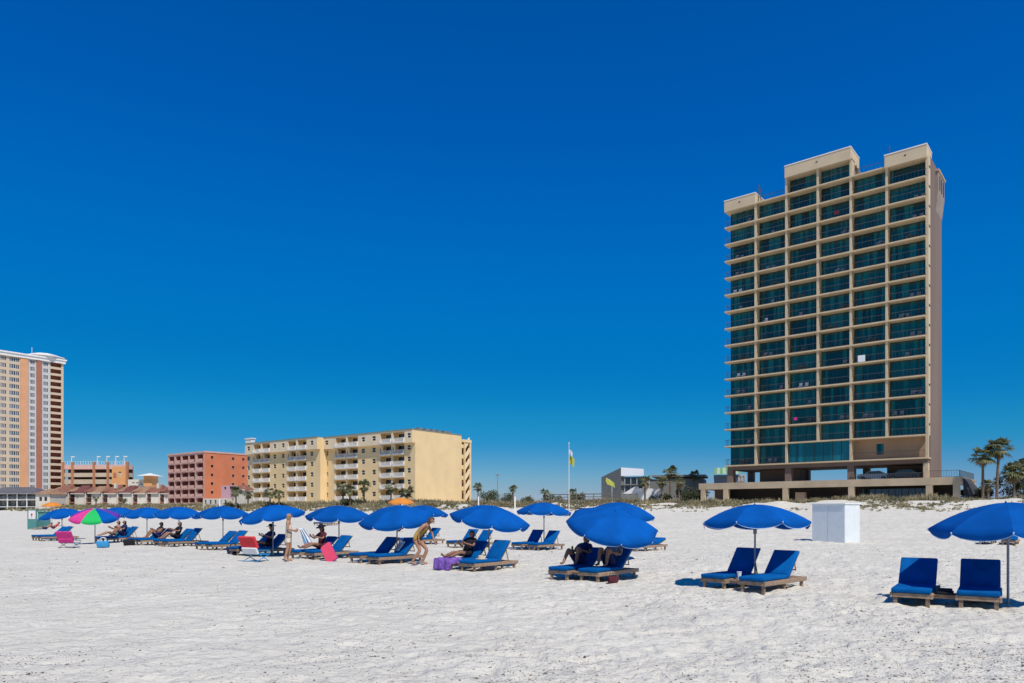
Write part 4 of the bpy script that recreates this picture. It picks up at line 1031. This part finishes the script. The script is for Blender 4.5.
umbrella('blue umbrella nearest the camera at the right edge', 1008, 12.95, 1.83, (-5, 2), .25, .97)
umbrella('blue umbrella over the empty pair left of the white locker', 755, 16.2, 1.84, (0, -2), .15, .95)
umbrella('blue umbrella tilted low over the two reclining people', 611, 18.6, 1.76, (8, 20), .1, .95)
umbrella('blue umbrella just behind the low tilted one', 620, 25, 1.99, (4, 4), .35, .95)
umbrella('small blue umbrella second from the centre, in the back row', 544, 32.6, 2.08, (2, 0), .2)
umbrella('blue umbrella above the woman in black', 489, 22.6, 1.88, (9, 8), .1)
umbrella('blue umbrella above the bending woman', 397, 24.4, 1.86, (-3, 12), .3)
umbrella('blue umbrella partly hidden behind the bending woman\'s umbrella', 424, 38, 2.0, (3, 0), .2)
umbrella('blue umbrella right of the standing woman', 339, 27.8, 1.93, (2, 3), .2)
umbrella('blue umbrella left of the standing woman', 273, 27.8, 1.95, (-8, 5), .05)
umbrella('blue umbrella, first left of the standing woman\'s umbrella', 223, 34.6, 1.92, (1, 3), .3)
umbrella('blue umbrella, second left of the standing woman\'s umbrella', 179, 37.4, 1.92, (2, 3), .1)
umbrella('blue umbrella, third left of the standing woman\'s umbrella', 147, 41, 1.92, (0, 3), .2)
umbrella('blue umbrella just right of the rainbow umbrella', 118, 44, 1.95, (0, 3), .3)
umbrella('leftmost blue umbrella of the row', 62, 44.5, 1.9, (-6, 6), .1)
RB = umbrella_proto([GREENC, VIOL, MAG, WHITEC, BLUE, TRIM], [1, 4, 3, 2, 1, 2, 0, 4], 1.2)
u_ = umbrella('rainbow umbrella in green, violet, pink and blue at left', 95, 37, 1.78, (4, 12), .0, proto=RB, group='single coloured umbrellas')
OB = umbrella_proto([ORANGE, TRIM], [0], 1.2)
umbrella('orange umbrella far behind the bending woman', 401, 66, 2.7, (0, 4), .1, proto=OB, group='single coloured umbrellas')
umbrella('orange umbrella at far left before the town houses', 52, 84, 2.75, (0, 2), .1, sc_=.9, proto=OB, group='single coloured umbrellas')
for pr in (RB, OB):
    def kill(o):
        for ch in [x for x in bpy.data.objects if x.parent == o]: kill(ch)
        bpy.data.objects.remove(o)
    kill(pr)

# ------------------------------------------------------------------ PEOPLE
def person(name_label, loc, rz, J, skin=SKIN, scale=1.0, cloth=(), hair=None, hat=None, group=None, female=True):
    """J: joints in a local frame, x forward, y to the figure's left, z up (metres)."""
    rt = None
    segs = [('pelvis', 'spine', .125, .105), ('spine', 'chest', .105, .12), ('chest', 'neck', .12, .05), ('neck', 'headlo', .05, .07), ('headlo', 'head', .07, .092), ('head', 'headtop', .092, .06)]
    for s in 'LR':
        segs += [('chest', 'sh'+s, .12, .055), ('sh'+s, 'el'+s, .055, .036), ('el'+s, 'wr'+s, .036, .024), ('wr'+s, 'ha'+s, .024, .03),
                 ('pelvis', 'hip'+s, .125, .092), ('hip'+s, 'kn'+s, .092, .056), ('kn'+s, 'ca'+s, .056, .056), ('ca'+s, 'an'+s, .056, .034), ('an'+s, 'to'+s, .034, .03)]
    for s in 'LR':
        J['ca'+s] = tuple(Vector(J['kn'+s]).lerp(Vector(J['an'+s]), .3)+Vector((0, 0, 0)))
    names = []; rad = {}
    for a, b, ra, rb in segs:
        for q, r_ in ((a, ra), (b, rb)):
            if q not in names: names.append(q)
            rad.setdefault(q, r_)
    me = bpy.data.meshes.new('skel'); me.from_pydata([J[q] for q in names], [(names.index(a), names.index(b)) for a, b, _, _ in segs], [])
    o = bpy.data.objects.new('skel', me); COL.objects.link(o)
    sk = o.modifiers.new('s', 'SKIN'); 
    for i, q in enumerate(names):
        v = me.skin_vertices[0].data[i]; v.radius = (rad[q], rad[q]*(1.0)); v.use_root = (q == 'pelvis')
    sb = o.modifiers.new('d', 'SUBSURF'); sb.levels = 2; sb.render_levels = 2
    bpy.context.view_layer.update(); dg = bpy.context.evaluated_depsgraph_get()
    em = bpy.data.meshes.new_from_object(o.evaluated_get(dg)); bpy.data.objects.remove(o)
    # fingers, nose, ears joined into the same body mesh
    V = {k: Vector(v) for k, v in J.items()}
    bm = bmesh.new(); bm.from_mesh(em)
    mb = MB()
    hd = V['head']; face = Vector(J.get('face', (1, 0, 0))).normalized(); upv = (V['headtop']-V['headlo']).normalized(); lat = upv.cross(face).normalized()
    mb.ball(hd+face*.098-upv*.012, .016, 0, 1, (1, 1, 1.3)); mb.ball(hd+face*.092-upv*.052, .016, 0, 1)
    for s in (-1, 1): mb.ball(hd+lat*s*.088-upv*.01, .022, 0, 1, (1, .6, 1.2)); 
    for s in (-1, 1): mb.ball(hd+face*.082+lat*s*.034+upv*.012, .011, 1, 1)
    mb.tube([hd+face*.092-upv*.047-lat*.022, hd+face*.095-upv*.047+lat*.022], .005, 4, 1)
    for s in 'LR':
        w_ = V['wr'+s]; h_ = V['ha'+s]; d = (h_-w_).normalized(); sd = d.orthogonal().normalized(); cu = d.cross(sd)
        for q, (off, ln) in enumerate(((-.024, .062), (-.008, .074), (.009, .07), (.025, .055))):
            b = h_+sd*off+d*.005; mb.tube([b, b+d*ln*.5+cu*.006, b+d*ln*.85+cu*.025], [.0095, .009, .007], 5)
        b = w_+sd*-.02+d*.02; mb.tube([b, b+(d*.6-sd*.8)*.04, b+(d*.9-sd*.7+cu*.3)*.06], [.012, .011, .008], 5)
    t = bpy.data.meshes.new('t'); t.from_pydata(mb.v, [], mb.f); t.polygons.foreach_set('material_index', mb.m)
    bm.from_mesh(t); me2 = bpy.data.meshes.new('person'); bm.to_mesh(me2); 
    me2.materials.append(skin); me2.materials.append(DARKH)
    me2.polygons.foreach_set('use_smooth', [True]*len(me2.polygons))
    body = bpy.data.objects.new('person', me2); COL.objects.link(body); body.location = loc; body.rotation_euler = (0, 0, rz); body.scale = (scale,)*3
    tag(body, name_label, 'person', group)
    # clothing and hair: shells grown off the body surface
    bm0 = bmesh.new(); bm0.from_mesh(em); bm0.normal_update()
    seg2 = [(a, b, V[a], V[b]) for a, b, _, _ in segs]
    def near(p):
        best = None
        for a, b, A, B in seg2:
            ab = B-A; t_ = max(0, min(1, (p-A).dot(ab)/max(ab.dot(ab), 1e-9))); dd = (p-(A+ab*t_)).length-(rad[a]*(1-t_)+rad[b]*t_)
            if best is None or dd < best[0]: best = (dd, a, b, t_)
        return best
    info = [near(f.calc_center_median()) for f in bm0.faces]
    def shell(name, mt, sel, off):
        keep = [f for f, i in zip(bm0.faces, info) if sel(f, i)]
        if not keep: return
        vid = {}; vs_ = []; fs_ = []
        for f in keep:
            q = []
            for v in f.verts:
                if v.index not in vid: vid[v.index] = len(vs_); vs_.append(tuple(v.co+v.normal*off))
                q.append(vid[v.index])
            fs_.append(q)
        n0 = len(vs_)
        mm = bpy.data.meshes.new(name); mm.from_pydata(vs_, [], fs_); mm.materials.append(mt); mm.polygons.foreach_set('use_smooth', [True]*len(fs_)); mm.update()
        oo = bpy.data.objects.new(name, mm); COL.objects.link(oo); oo.parent = body
        so_ = oo.modifiers.new('thick', 'SOLIDIFY'); so_.thickness = .008; so_.offset = -1
    CL = {
     'suit': lambda f, i: (i[1] in ('pelvis', 'spine', 'chest') and i[2] in ('spine', 'chest', 'hipL', 'hipR')) or (i[1] == 'chest' and i[2] == 'neck' and i[3] < .3) or (i[1].startswith('hip') and i[3] < .12) ,
     'shirt': lambda f, i: (i[1] in ('pelvis', 'spine', 'chest') and not i[2].startswith('hip')) and not (i[2] == 'neck' and i[3] > .7) or (i[1].startswith('sh') and i[3] < .6),
     'shorts': lambda f, i: (i[1] == 'pelvis') or (i[1].startswith('hip') and i[3] < .6),
     'trousers': lambda f, i: (i[1] == 'pelvis') or i[1].startswith('hip') or (i[1].startswith('kn')) or (i[1].startswith('ca') and i[3] < .5),
     'briefs': lambda f, i: (i[1] == 'pelvis' and i[2].startswith('hip')) or (i[1] == 'pelvis' and i[3] < .45) or (i[1].startswith('hip') and i[3] < .1),
     'top': lambda f, i: (i[1] == 'spine' and i[2] == 'chest' and i[3] > .55) or (i[1] == 'chest' and i[2][:2] == 'sh' and i[3] < .35),
    }
    nm = {'suit': 'swimsuit', 'shirt': 'shirt', 'shorts': 'shorts', 'trousers': 'trousers', 'briefs': 'swim_briefs', 'top': 'bikini_top'}
    for c, mt in cloth: shell(nm[c], mt, CL[c], .012)
    if hair:
        hc = hd
        shell('hair', hair, lambda f, i: i[1] in ('headlo', 'head') and ((f.calc_center_median()-hc).dot(upv) > .05 or (f.calc_center_median()-hc).dot(face) < -.005), .022)
    if hat:
        m = MB(); c = hd+upv*.055
        q = upv.to_track_quat('Z', 'X').to_matrix().to_4x4(); m.M = Matrix.Translation(c)@q
        m.tube([(0, 0, 0), (0, 0, .012)], .19, 16); m.tube([(0, 0, .01), (0, 0, .07), (0, 0, .10)], [.105, .10, .07], 14); m.build('hat', hat, body, smooth=False)
    bm.free(); bm0.free(); return body

def standing(lean=0.0):
    J = dict(pelvis=(0, 0, .93), spine=(.01, 0, 1.08), chest=(0, 0, 1.27), neck=(.0, 0, 1.42), headlo=(.02, 0, 1.475), head=(.03, 0, 1.555), headtop=(.02, 0, 1.62))
    J.update(shL=(0, .17, 1.36), elL=(.03, .24, 1.10), wrL=(.2, .2, 1.02), haL=(.26, .18, 1.03), shR=(0, -.17, 1.36), elR=(.0, -.23, 1.1), wrR=(.2, -.18, 1.06), haR=(.26, -.15, 1.08))
    J.update(hipL=(0, .10, .86), knL=(.05, .1, .48), anL=(-.04, .11, .08), toL=(.12, .13, .03), hipR=(0, -.10, .86), knR=(-.01, -.1, .47), anR=(-.12, -.1, .08), toR=(.04, -.12, .03))
    return J
def bending():
    J = dict(pelvis=(-.08, 0, .84), spine=(.06, 0, .97), chest=(.22, 0, 1.12), neck=(.33, 0, 1.25), headlo=(.37, 0, 1.29), head=(.43, 0, 1.34), headtop=(.46, 0, 1.41))
    J['face'] = (.8, 0, -.6)
    J.update(shL=(.25, .17, 1.2), elL=(.36, .24, .95), wrL=(.44, .2, .72), haL=(.48, .19, .66), shR=(.25, -.17, 1.2), elR=(.1, -.24, 1.0), wrR=(.08, -.2, .76), haR=(.1, -.18, .70))
    J.update(hipL=(-.06, .10, .80), knL=(.24, .12, .46), anL=(.1, .13, .08), toL=(.26, .14, .03), hipR=(-.06, -.10, .80), knR=(.1, -.12, .44), anR=(-.16, -.12, .08), toR=(0, -.13, .03))
    return J
def reclining(knees=.0, back=45, seat=.33, kx=.0, look=None, arms='lap'):
    """sits with the pelvis at the hinge of the lounger; feet towards +x; knees = height of the raised knees"""
    b = R(back); ux, uz = -math.cos(b), math.sin(b); z0 = seat+.12
    def al(d, h=0): return (ux*d+uz*h, uz*d-ux*h+z0)
    J = {}
    for q, d, h in (('pelvis', 0, 0), ('spine', .17, .03), ('chest', .36, .04), ('neck', .50, .05), ('headlo', .55, .08), ('head', .62, .12), ('headtop', .68, .14)):
        x, z = al(d, h); J[q] = (x, 0, z)
    J['face'] = (uz*.9+.3, 0, .15)
    for s, y in (('L', 1), ('R', -1)):
        x, z = al(.44, .04); J['sh'+s] = (x, .17*y, z)
        if arms == 'lap': J['el'+s] = (x+.18, .25*y, z-.18); J['wr'+s] = (x+.40, .14*y, z-.10); J['ha'+s] = (x+.46, .10*y, z-.06)
        else: J['el'+s] = (x+.2, .2*y, z-.12); J['wr'+s] = (x+.42, .1*y, z+.06); J['ha'+s] = (x+.47, .07*y, z+.12)
        J['hip'+s] = (.05, .10*y, z0-.02)
        kh = knees[0 if s == 'L' else 1] if isinstance(knees, tuple) else knees
        th = .42; kxx = .05+math.sqrt(max(.01, th*th-kh*kh)); J['kn'+s] = (kxx, .12*y, z0-.02+kh)
        dz = (z0-.04+kh)-(seat+.05); ax = kxx+math.sqrt(max(.004, .42*.42-dz*dz)) if kh < .36 else kxx+.10
        J['an'+s] = (ax, .12*y, seat+.06); J['to'+s] = (ax+.12, .13*y, seat+.05 if kh > .1 else seat+.16)
    return J
def face_sea(rot): return rot-PI/2

p = G(288.5, 561.5)
person('blonde woman in cream swimsuit standing beside a blue umbrella', p, R(12), standing(), SKIN, 1.0, [('suit', SWIM), ('shorts', SWIM)], BLONDE)
p = G(418, 565)
person('woman in mustard swimsuit bending forward beside the loungers', p, R(-10), bending(), SKIN, 1.06, [('suit', MUST)], BROWNH)
def on_lounger(key, side, label, J, v=1.0, **k):
    a, r, n, rot = SETS[key]; q = loc_in(key, side*.45, v); return person(label, q, face_sea(rot), J, **k)
on_lounger('s4', -1, 'woman in black reclining beneath umbrella, feet towards purple towel', reclining(.06, 62), skin=SKIN2, cloth=[('shirt', BLACKC), ('shorts', BLACKC)], hair=DARKH)
on_lounger('s3', -1, 'left person in navy with raised knees under the tilted umbrella', reclining((.36, .30), 50), v=1.0, skin=SKIN2, cloth=[('shirt', NAVY), ('shorts', NAVY)], hair=DARKH)
on_lounger('s3', 1, 'right person in grey shirt with raised knees under the tilted umbrella', reclining((.36, .37), 48), v=1.0, skin=SKIN2, cloth=[('shirt', GREYC), ('shorts', NAVY)], hair=DARKH)
on_lounger('s6', -.45, 'person in maroon shirt and dark hat sitting behind the pink board', reclining(.1, 82), v=1.0, skin=SKIN2, cloth=[('shirt', MARO), ('shorts', MARO)], hair=DARKH, hat=BLACKC)
on_lounger('s7', 1, 'person in navy with black sun hat left of the standing woman', reclining(.1, 70), v=1.0, skin=SKIN2, cloth=[('shirt', NAVY), ('shorts', BLACKC)], hair=DARKH, hat=BLACKC)
on_lounger('s9', -1, 'left of two dark-clad people sitting right of the rainbow umbrella', reclining(.22, 68), skin=SKIN2, cloth=[('shirt', BLACKC), ('shorts', BLACKC)], hair=DARKH)
on_lounger('s10', 1, 'right of two dark-clad people sitting right of the rainbow umbrella', reclining(.3, 66), skin=SKIN2, cloth=[('shorts', NAVY)], hair=DARKH)
on_lounger('s11', -1, 'bare-shouldered person sitting under the rainbow umbrella', reclining(.12, 70), skin=SKIN, cloth=[('shorts', TEAL)], hair=DARKH)
on_lounger('s11', 1, 'dark-haired person leaning forward under the rainbow umbrella', reclining(.3, 76), skin=SKIN2, cloth=[('shirt', NAVY), ('shorts', NAVY)], hair=DARKH)
p = G(399, 531.5); person('person lying on the sand far behind the bending woman\'s umbrella', p, R(160), reclining(.1, 30, .0), skin=SKIN2, cloth=[('shirt', MARO), ('shorts', NAVY)], hair=DARKH)
p = G(46, 529.5); person('left person lying on the sand at far left', p, R(200), reclining(.1, 35, .0), skin=SKIN, cloth=[('shorts', NAVY)], hair=DARKH)
p = G(54, 529); person('right person in red lying on the sand at far left', p, R(200), reclining(.25, 40, .0), skin=SKIN, cloth=[('shirt', REDC), ('shorts', MARO)], hair=DARKH)

# ------------------------------------------------------------------ BEACH THINGS
def locker():
    rot = R(-57); c = G(845, 543); f = Fr(845, c.y, rot); z0 = c.z-.25; W = -f.u(812); D = f.v(860); H = CAM+(HZ-503.5)*c.y/F
    rt = empty('storage_locker', (c.x, c.y, 0), rot, 'large plain white storage locker standing on the open sand', 'locker')
    m = MB(); m.rbox(-W, 0, z0, 0, D, H-.05, .02, 1); m.build('body', WHITEP, rt)
    m = MB(); m.rbox(-W-.04, -.04, H-.05, .04, D+.04, H+.02, .015, 1); m.build('lid', WHITEP, rt)
    m = MB(); m.box(-W*.505, -.006, z0+.35, -W*.495, .0, H-.1); m.build('door_seam', mat('seam_grey', (.5, .52, .54), .6), rt)
locker()

def folding_chair(loc, rz, fab, frame, label, towel=None):
    rt = empty('beach_chair', loc, rz, label, 'beach chair'); rt.scale = (1.1, 1.0, .86 if rz < 3 else .74)
    m = MB()
    for s in (-.28, .28):
        m.tube([(s, -.25, .0), (s, .18, .26), (s, .45, .95)], .014, 6); m.tube([(s, .35, 0), (s, -.25, .26), (s, -.3, .28)], .014, 6); m.tube([(s, -.28, .42), (s, .28, .46)], .02, 6); m.tube([(s, -.25, .26), (s, -.28, .42)], .012, 6)
    m.tube([(-.28, .45, .95), (.28, .45, .95)], .014, 6); m.tube([(-.28, -.3, .28), (.28, -.3, .28)], .014, 6); m.tube([(-.28, .35, .02), (.28, .35, .02)], .014, 6)
    m.build('frame', frame, rt)
    m = MB(); m.box(-.27, -.29, .255, .27, .17, .27)
    m.M = Matrix.Translation((0, .17, .26))@Matrix.Rotation(R(68), 4, 'X'); m.box(-.27, 0, -.01, .27, .73, .01); m.build('seat', fab, rt)
    if towel:
        m = MB(); m.M = Matrix.Translation((0, .2, .3))@Matrix.Rotation(R(68), 4, 'X')
        m.rbox(-.33, .25, -.06, .33, .76, .05, .03, 2); m.rbox(-.31, .02, -.10, .31, .3, -.02, .03, 2, 1); m.build('towel', towel, rt)
p = G(257, 561); folding_chair(p, R(155), CYANC, CYANC, 'low beach chair draped with a red and white towel', [REDC, WHITEC])
p = G(70, 547.5); folding_chair(p, R(178), CYANC, STEEL, 'folding chair with a bright pink towel at far left', [MAG, MAG])

def board():
    p = G(333, 561.5); rt = empty('bodyboard', p, R(-25), 'bright pink bodyboard leaning against the lounger', 'bodyboard')
    poly = [(-.19, .0), (.19, .0), (.20, .10), (.20, .80), (.15, .88), (-.15, .88), (-.20, .80), (-.20, .10)]
    M = Matrix.Rotation(R(-32), 4, 'X')@Matrix.Rotation(R(-44), 4, 'Y')
    m = MB(); m.M = M; m.prism(poly, -.025, .025); m.build('deck', PINKC, rt)
    m = MB(); m.M = M; m.prism([(x*1.03, .44+(z-.44)*1.02) for x, z in poly], -.012, .012); m.build('edge_rail', VIOL, rt)
board()

def purple_towel():
    q = loc_in('s4', -.45, -.02); a, r, n, rot = SETS['s4']; m = MB(); NX_, NY_ = 26, 26
    grid = []
    for j in range(NY_):
        row = []
        for i in range(NX_):
            u = (i/(NX_-1)-.5)*.92; t = j/(NY_-1)
            # profile over the foot end of the lounger: lies on the cushion, then hangs to the sand
            s = t*.95
            if s < .42: y = .40-s; z = .345
            else: y = -.045-.10*(s-.42); z = .345-(s-.42)
            over = max(0, abs(u)-.30); uu = math.copysign(min(abs(u), .31+over*.25), u); z2 = z-over*1.0
            z2 = max(.03, z2+.015*math.sin(u*31)+.012*math.sin(s*23+u*9)); row.append(m.pt((uu*1.02, y+.02*math.sin(u*25), z2)))
        grid.append(row)
    for j in range(NY_-1):
        for i in range(NX_-1): m.f.append([grid[j][i], grid[j][i+1], grid[j+1][i+1], grid[j+1][i]]); m.m.append(0)
    o = m.build('towel', PURP, smooth=True); o.location = q; o.rotation_euler = (0, 0, rot); tag(o, 'purple towel hanging over the foot of a lounger', 'towel')
    sol = o.modifiers.new('thick', 'SOLIDIFY'); sol.thickness = .012
purple_towel()

def hanging_towel():
    p = G(303, 557); m = MB(); g = []
    for j in range(12):
        t = j/11; g.append([m.pt(((i/9-.5)*.34*(.35+.75*t)+t*.30, .05*math.sin(i*1.5+t*2), 1.08-.62*t)) for i in range(10)])
    for j in range(11):
        for i in range(9): m.f.append([g[j][i], g[j][i+1], g[j+1][i+1], g[j+1][i]]); m.m.append(1 if i in (2, 5, 8) else 0)
    o = m.build('towel', [WHITEC, CYANC], smooth=True); q = at(301, p.y-.3); o.location = q; tag(o, 'white and blue striped towel held up by the standing woman', 'towel'); so_ = o.modifiers.new('thick', 'SOLIDIFY'); so_.thickness = .01
hanging_towel()
def draped():
    q = loc_in('s5', .45, 1.15); rt = empty('folded_towel', q, SETS['s5'][3], 'small white towel on the lounger behind the bending woman', 'towel')
    m = MB(); m.M = Matrix.Translation((-.1, 0, .30))@Matrix.Rotation(R(44), 4, 'X'); m.rbox(-.12, .0, .09, .10, .42, .13, .015, 2); m.rbox(-.10, -.02, .131, .06, .30, .16, .012, 2, 1); m.build('folded_cloth', [WHITEC, PINK], rt)
draped()
def bag(loc, rz, mt, mt2, label, s=1.0):
    rt = empty('beach_bag', loc, rz, label, 'bag'); m = MB(); m.rbox(-.24*s, -.12*s, 0, .24*s, .12*s, .30*s, .05*s, 3)
    for i, v in enumerate(m.v):
        k = 1+.12*math.sin(v[2]*9/s); m.v[i] = (v[0]*k+.02*math.sin(v[2]*20), v[1]*k, v[2])
    m.build('body', mt, rt, smooth=True); m = MB()
    for y in (-.1*s, .1*s): m.tube([(-.12*s, y, .28*s), (-.1*s, y, .42*s), (0, y, .47*s), (.1*s, y, .42*s), (.12*s, y, .28*s)], .012*s, 6)
    m.build('handle', mt2, rt)
bag(G(103, 547.5), .3, CYANC, WHITEC, 'blue and white bag in front of the rainbow umbrella', 1.0)
q = loc_in('s1', 0, .32); q.z += .215
rt = empty('folded_towel', q, SETS['s1'][3], 'black folded cloth on the tray between the nearest loungers', 'towel')
m = MB(); m.rbox(-.13, -.16, 0, .13, .2, .05, .02, 2); m.rbox(-.12, -.12, .05, .11, .18, .09, .02, 2); m.build('folded_cloth', BLACKC, rt)
q = loc_in('s2', -.02, .35); q.z += .215
rt = empty('drink_cup', q, 0, 'white cup on the tray beside the second umbrella pole', 'cup'); m = MB(); m.tube([(0, 0, 0), (0, 0, .16)], [.035, .05], 12); m.build('cup_body', WHITEC, rt); m = MB(); m.tube([(0, 0, .161), (0, 0, .172)], .054, 12); m.build('lid', WHITEP, rt)
q = loc_in('s4', .5, .55); q.z += .33
rt = empty('sun_hat', q, 0, 'pale straw hat lying on the near lounger beside woman in black', 'hat'); m = MB(); m.tube([(0, 0, 0), (0, 0, .012)], .17, 16); m.tube([(0, 0, .01), (0, 0, .09), (0, 0, .11)], [.10, .09, .05], 14); m.build('hat_body', mat('straw', (.62, .52, .36), .9, .1, 20), rt)
bag(loc_in('s3', .72, .35)+Vector((.15, -.2, 0)), .4, MARO, BLACKC, 'dark red bag on the sand beside the occupied loungers', .5)
bag(loc_in('s7', -.98, .3), .2, NAVY, BLACKC, 'dark bag left of the red-towelled beach chair', .9)
bag(loc_in('s10', .5, -.45), .5, BLACKC, BLACKC, 'black bag on sand before the pair right of rainbow umbrella', 1.0)

def lifeguard_box():
    p = G(32, 529.5); s = p.y/F; rt = empty('rental_stand', p, R(-12), 'teal beach rental stand with small sign at far left', 'stand')
    w_ = 11*s; H = 20*s
    m = MB()
    for x in (-w_/2, w_/2-.06):
        for y in (0, .9): m.box(x, y, 0, x+.06, y+.06, H)
    m.box(-w_/2, 0, H-.08, w_/2, .96, H); m.build('frame', TEAL, rt)
    m = MB(); m.box(-w_/2+.065, .005, .05, w_/2-.065, .955, H*.52); m.build('cabinet', TEAL, rt)
    m = MB(); m.box(-w_*.36, -.03, H*.55, w_*.36, .0, H*.95); m.build('sign_board', WHT, rt)
    m = MB(); m.ball((0, -.04, H*.75), .12, 0, 1, (1, .2, 1)); m.box(-.03, -.045, H*.60, .03, -.031, H*.7); m.build('sign_mark', REDC, rt)
    p = G(41, 527); rt = empty('rental_cabinet', p, R(-12), 'second teal cabinet behind the rental stand at far left', 'cabinet')
    s = p.y/F; m = MB(); m.rbox(-4*s, 0, 0, 4*s, .8, 15*s, .02, 1); m.build('body', TEAL, rt); m = MB(); m.rbox(-4.6*s, -.1, 15*s, 4.6*s, .9, 15.8*s, .02, 1); m.build('lid', TEAL, rt)
lifeguard_box()

def flag(px, Y, ytop, ybase, cloth, label, white=True):
    p = at(px, Y); zt = zpx(ytop, Y); rt = empty('flagpole', p, 0, label, 'flagpole')
    m = MB(); m.tube([(0, 0, -.2), (0, 0, zt-p.z)], [.05, .03], 8); m.build('pole', WHT, rt); m = MB(); m.ball((0, 0, zt-p.z), .1, 0, 1); m.build('finial', WHT, rt)
    for (ya, yb, mt, l) in cloth:
        za, zb = zpx(ya, Y)-p.z, zpx(yb, Y)-p.z; m = MB(); n = 10
        a = [(l*i/n*.62+.06, .25*math.sin(i*.8), za-.5*(i/n)**1.3) for i in range(n+1)]; b = [(l*i/n*.55+.06, .25*math.sin(i*.8+.4), zb-.55*(i/n)**1.3) for i in range(n+1)]
        for i in range(n): m.face([a[i], b[i], b[i+1], a[i+1]])
        m.build('flag', mt, rt, smooth=True)
flag(569, 98, 443, 0, [(449, 454, WHITEC, .7), (455.5, 463.5, LIME, 1.15)], 'tall white flagpole with yellow-green flag behind the umbrellas')
def feather():
    p = at(612, 112); rt = empty('feather_flag', p, 0, 'yellow-green feather flag left of the grey building', 'flag'); Z = lambda y: zpx(y, 112)-p.z
    m = MB(); m.tube([(0, 0, -.1), (0, 0, Z(484)), (-.6, 0, Z(479)), (-.9, 0, Z(478))], .03, 6); m.build('pole', WHT, rt)
    m = MB(); P = [(-.9, Z(478)), (-.3, Z(479.6)), (.35, Z(483)), (.45, Z(488)), (.05, Z(486)), (-.7, Z(484.5)), (-1.0, Z(481))]
    m.prism(P, -.02, .02); m.build('flag', LIME, rt)
feather()
for px, Y, y0, lb in ((515, 92, 497, 'white post in the dunes right of the yellow condominium'), (478.5, 110, 497, 'thin white post at the dune edge near yellow condominium'), (220, 120, 499, 'white post at the dune edge before the coral block'), (402, 100, 498, 'white post behind the orange umbrella')):
    p = at(px, Y); rt = empty('marker_post', p, 0, lb, 'post', 'white posts along the dune edge'); h = zpx(y0, Y)-p.z
    m = MB(); m.box(-.09, -.09, -.4, .09, .09, max(1.2, h)); m.build('post', WHT, rt); m = MB(); m.box(-.11, -.11, max(1.2, h), .11, .11, max(1.2, h)+.06); m.build('cap', WHT, rt)
def lamp_pole():
    for px, lb in ((497.5, 'thin distant light mast right of the yellow condominium'),):
        Y = 230; p = at(px, Y); rt = empty('light_mast', p, 0, lb, 'light mast'); h = zpx(475.5, Y)-p.z
        m = MB(); m.tube([(0, 0, 0), (0, 0, h)], [.16, .1], 6); m.build('mast', GREYW, rt); m = MB(); m.box(-.6, -.2, h, .6, .2, h+.35); m.build('lamp_head', GREYW, rt)
lamp_pole()
def boardwalk():
    Y = 112; a = at(551, Y); b = at(612, 106); rt = empty('dune_walkway', (a.x, a.y, 0), math.atan2(b.y-a.y, b.x-a.x), 'wooden boardwalk crossing the dunes right of the flagpole', 'boardwalk')
    L = (Vector((b.x, b.y))-Vector((a.x, a.y))).length; GW = mat('grey_planks', (.20, .16, .12), .9, .25, 3)
    m = MB(); m.box(0, 0, 3.3, L, 1.6, 3.4); m.build('deck', GW, rt)
    m = MB(); 
    for y in (.03, 1.57): m.box(0, y-.03, 4.2, L, y+.03, 4.3); m.box(0, y-.02, 3.8, L, y+.02, 3.87)
    m.build('handrail', GW, rt)
    for i in range(8): m = MB(); x = .05+i*(L-.15)/7; m.box(x, -.1, 1.8, x+.12, -.031, 4.3); m.build('post', GW, rt)
boardwalk()

def flecks():  # dark bits: some seaweed, the rest standing in for small footprint shadows
    N = 30000; r_ = np.random.default_rng(12); k = r_.uniform(-.85, .85, N*5); Y = 1/(r_.uniform(1/32., 1/6., N*5)); X = k*Y
    dn = vnoise(X/1.9+4, Y/1.9)+.6*vnoise(X/.6, Y/.6+9)+.42+.12*np.clip(k*3, -1, 1)
    keep = r_.random(N*5) < np.clip(dn, .02, 1)**1.8*.5; X = X[keep][:N]; Y = Y[keep][:N]; Z = hgt(X, Y); n = len(X)
    sz = .0036*(1+Y*.09)*np.exp(r_.normal(0, .5, n)); a = r_.uniform(0, 6.28, n); V = np.zeros((n, 4, 3)); tri = [(0, 1, 2), (0, 3, 1), (1, 3, 2), (2, 3, 0)]
    for j, (da, l) in enumerate(((0, 1.6), (2.3, .8), (4.0, .9))):
        V[:, j, 0] = X+np.cos(a+da)*sz*l; V[:, j, 1] = Y+np.sin(a+da)*sz*l; V[:, j, 2] = Z-.002+r_.uniform(0, .006, n)
    V[:, 3, 0] = X+r_.normal(0, .3, n)*sz; V[:, 3, 1] = Y+r_.normal(0, .3, n)*sz; V[:, 3, 2] = Z+sz*r_.uniform(.3, .8, n)
    fs = (np.arange(n)[:, None, None]*4+np.array(tri)[None]).reshape(-1, 3)
    me = bpy.data.meshes.new('seaweed_shade_flecks'); me.from_pydata(V.reshape(-1, 3).tolist(), [], fs.tolist())
    me.materials.append(mat('seaweed_and_shade', (.12, .095, .075), .9, .4, 3, col2=(.30, .25, .20), coords='Object')); me.update()
    o = bpy.data.objects.new('seaweed_shade_flecks', me); COL.objects.link(o); tag(o, 'dark crumbs for dry seaweed, shell and small footprint shadows on white sand', 'seaweed', kind='stuff')
flecks()
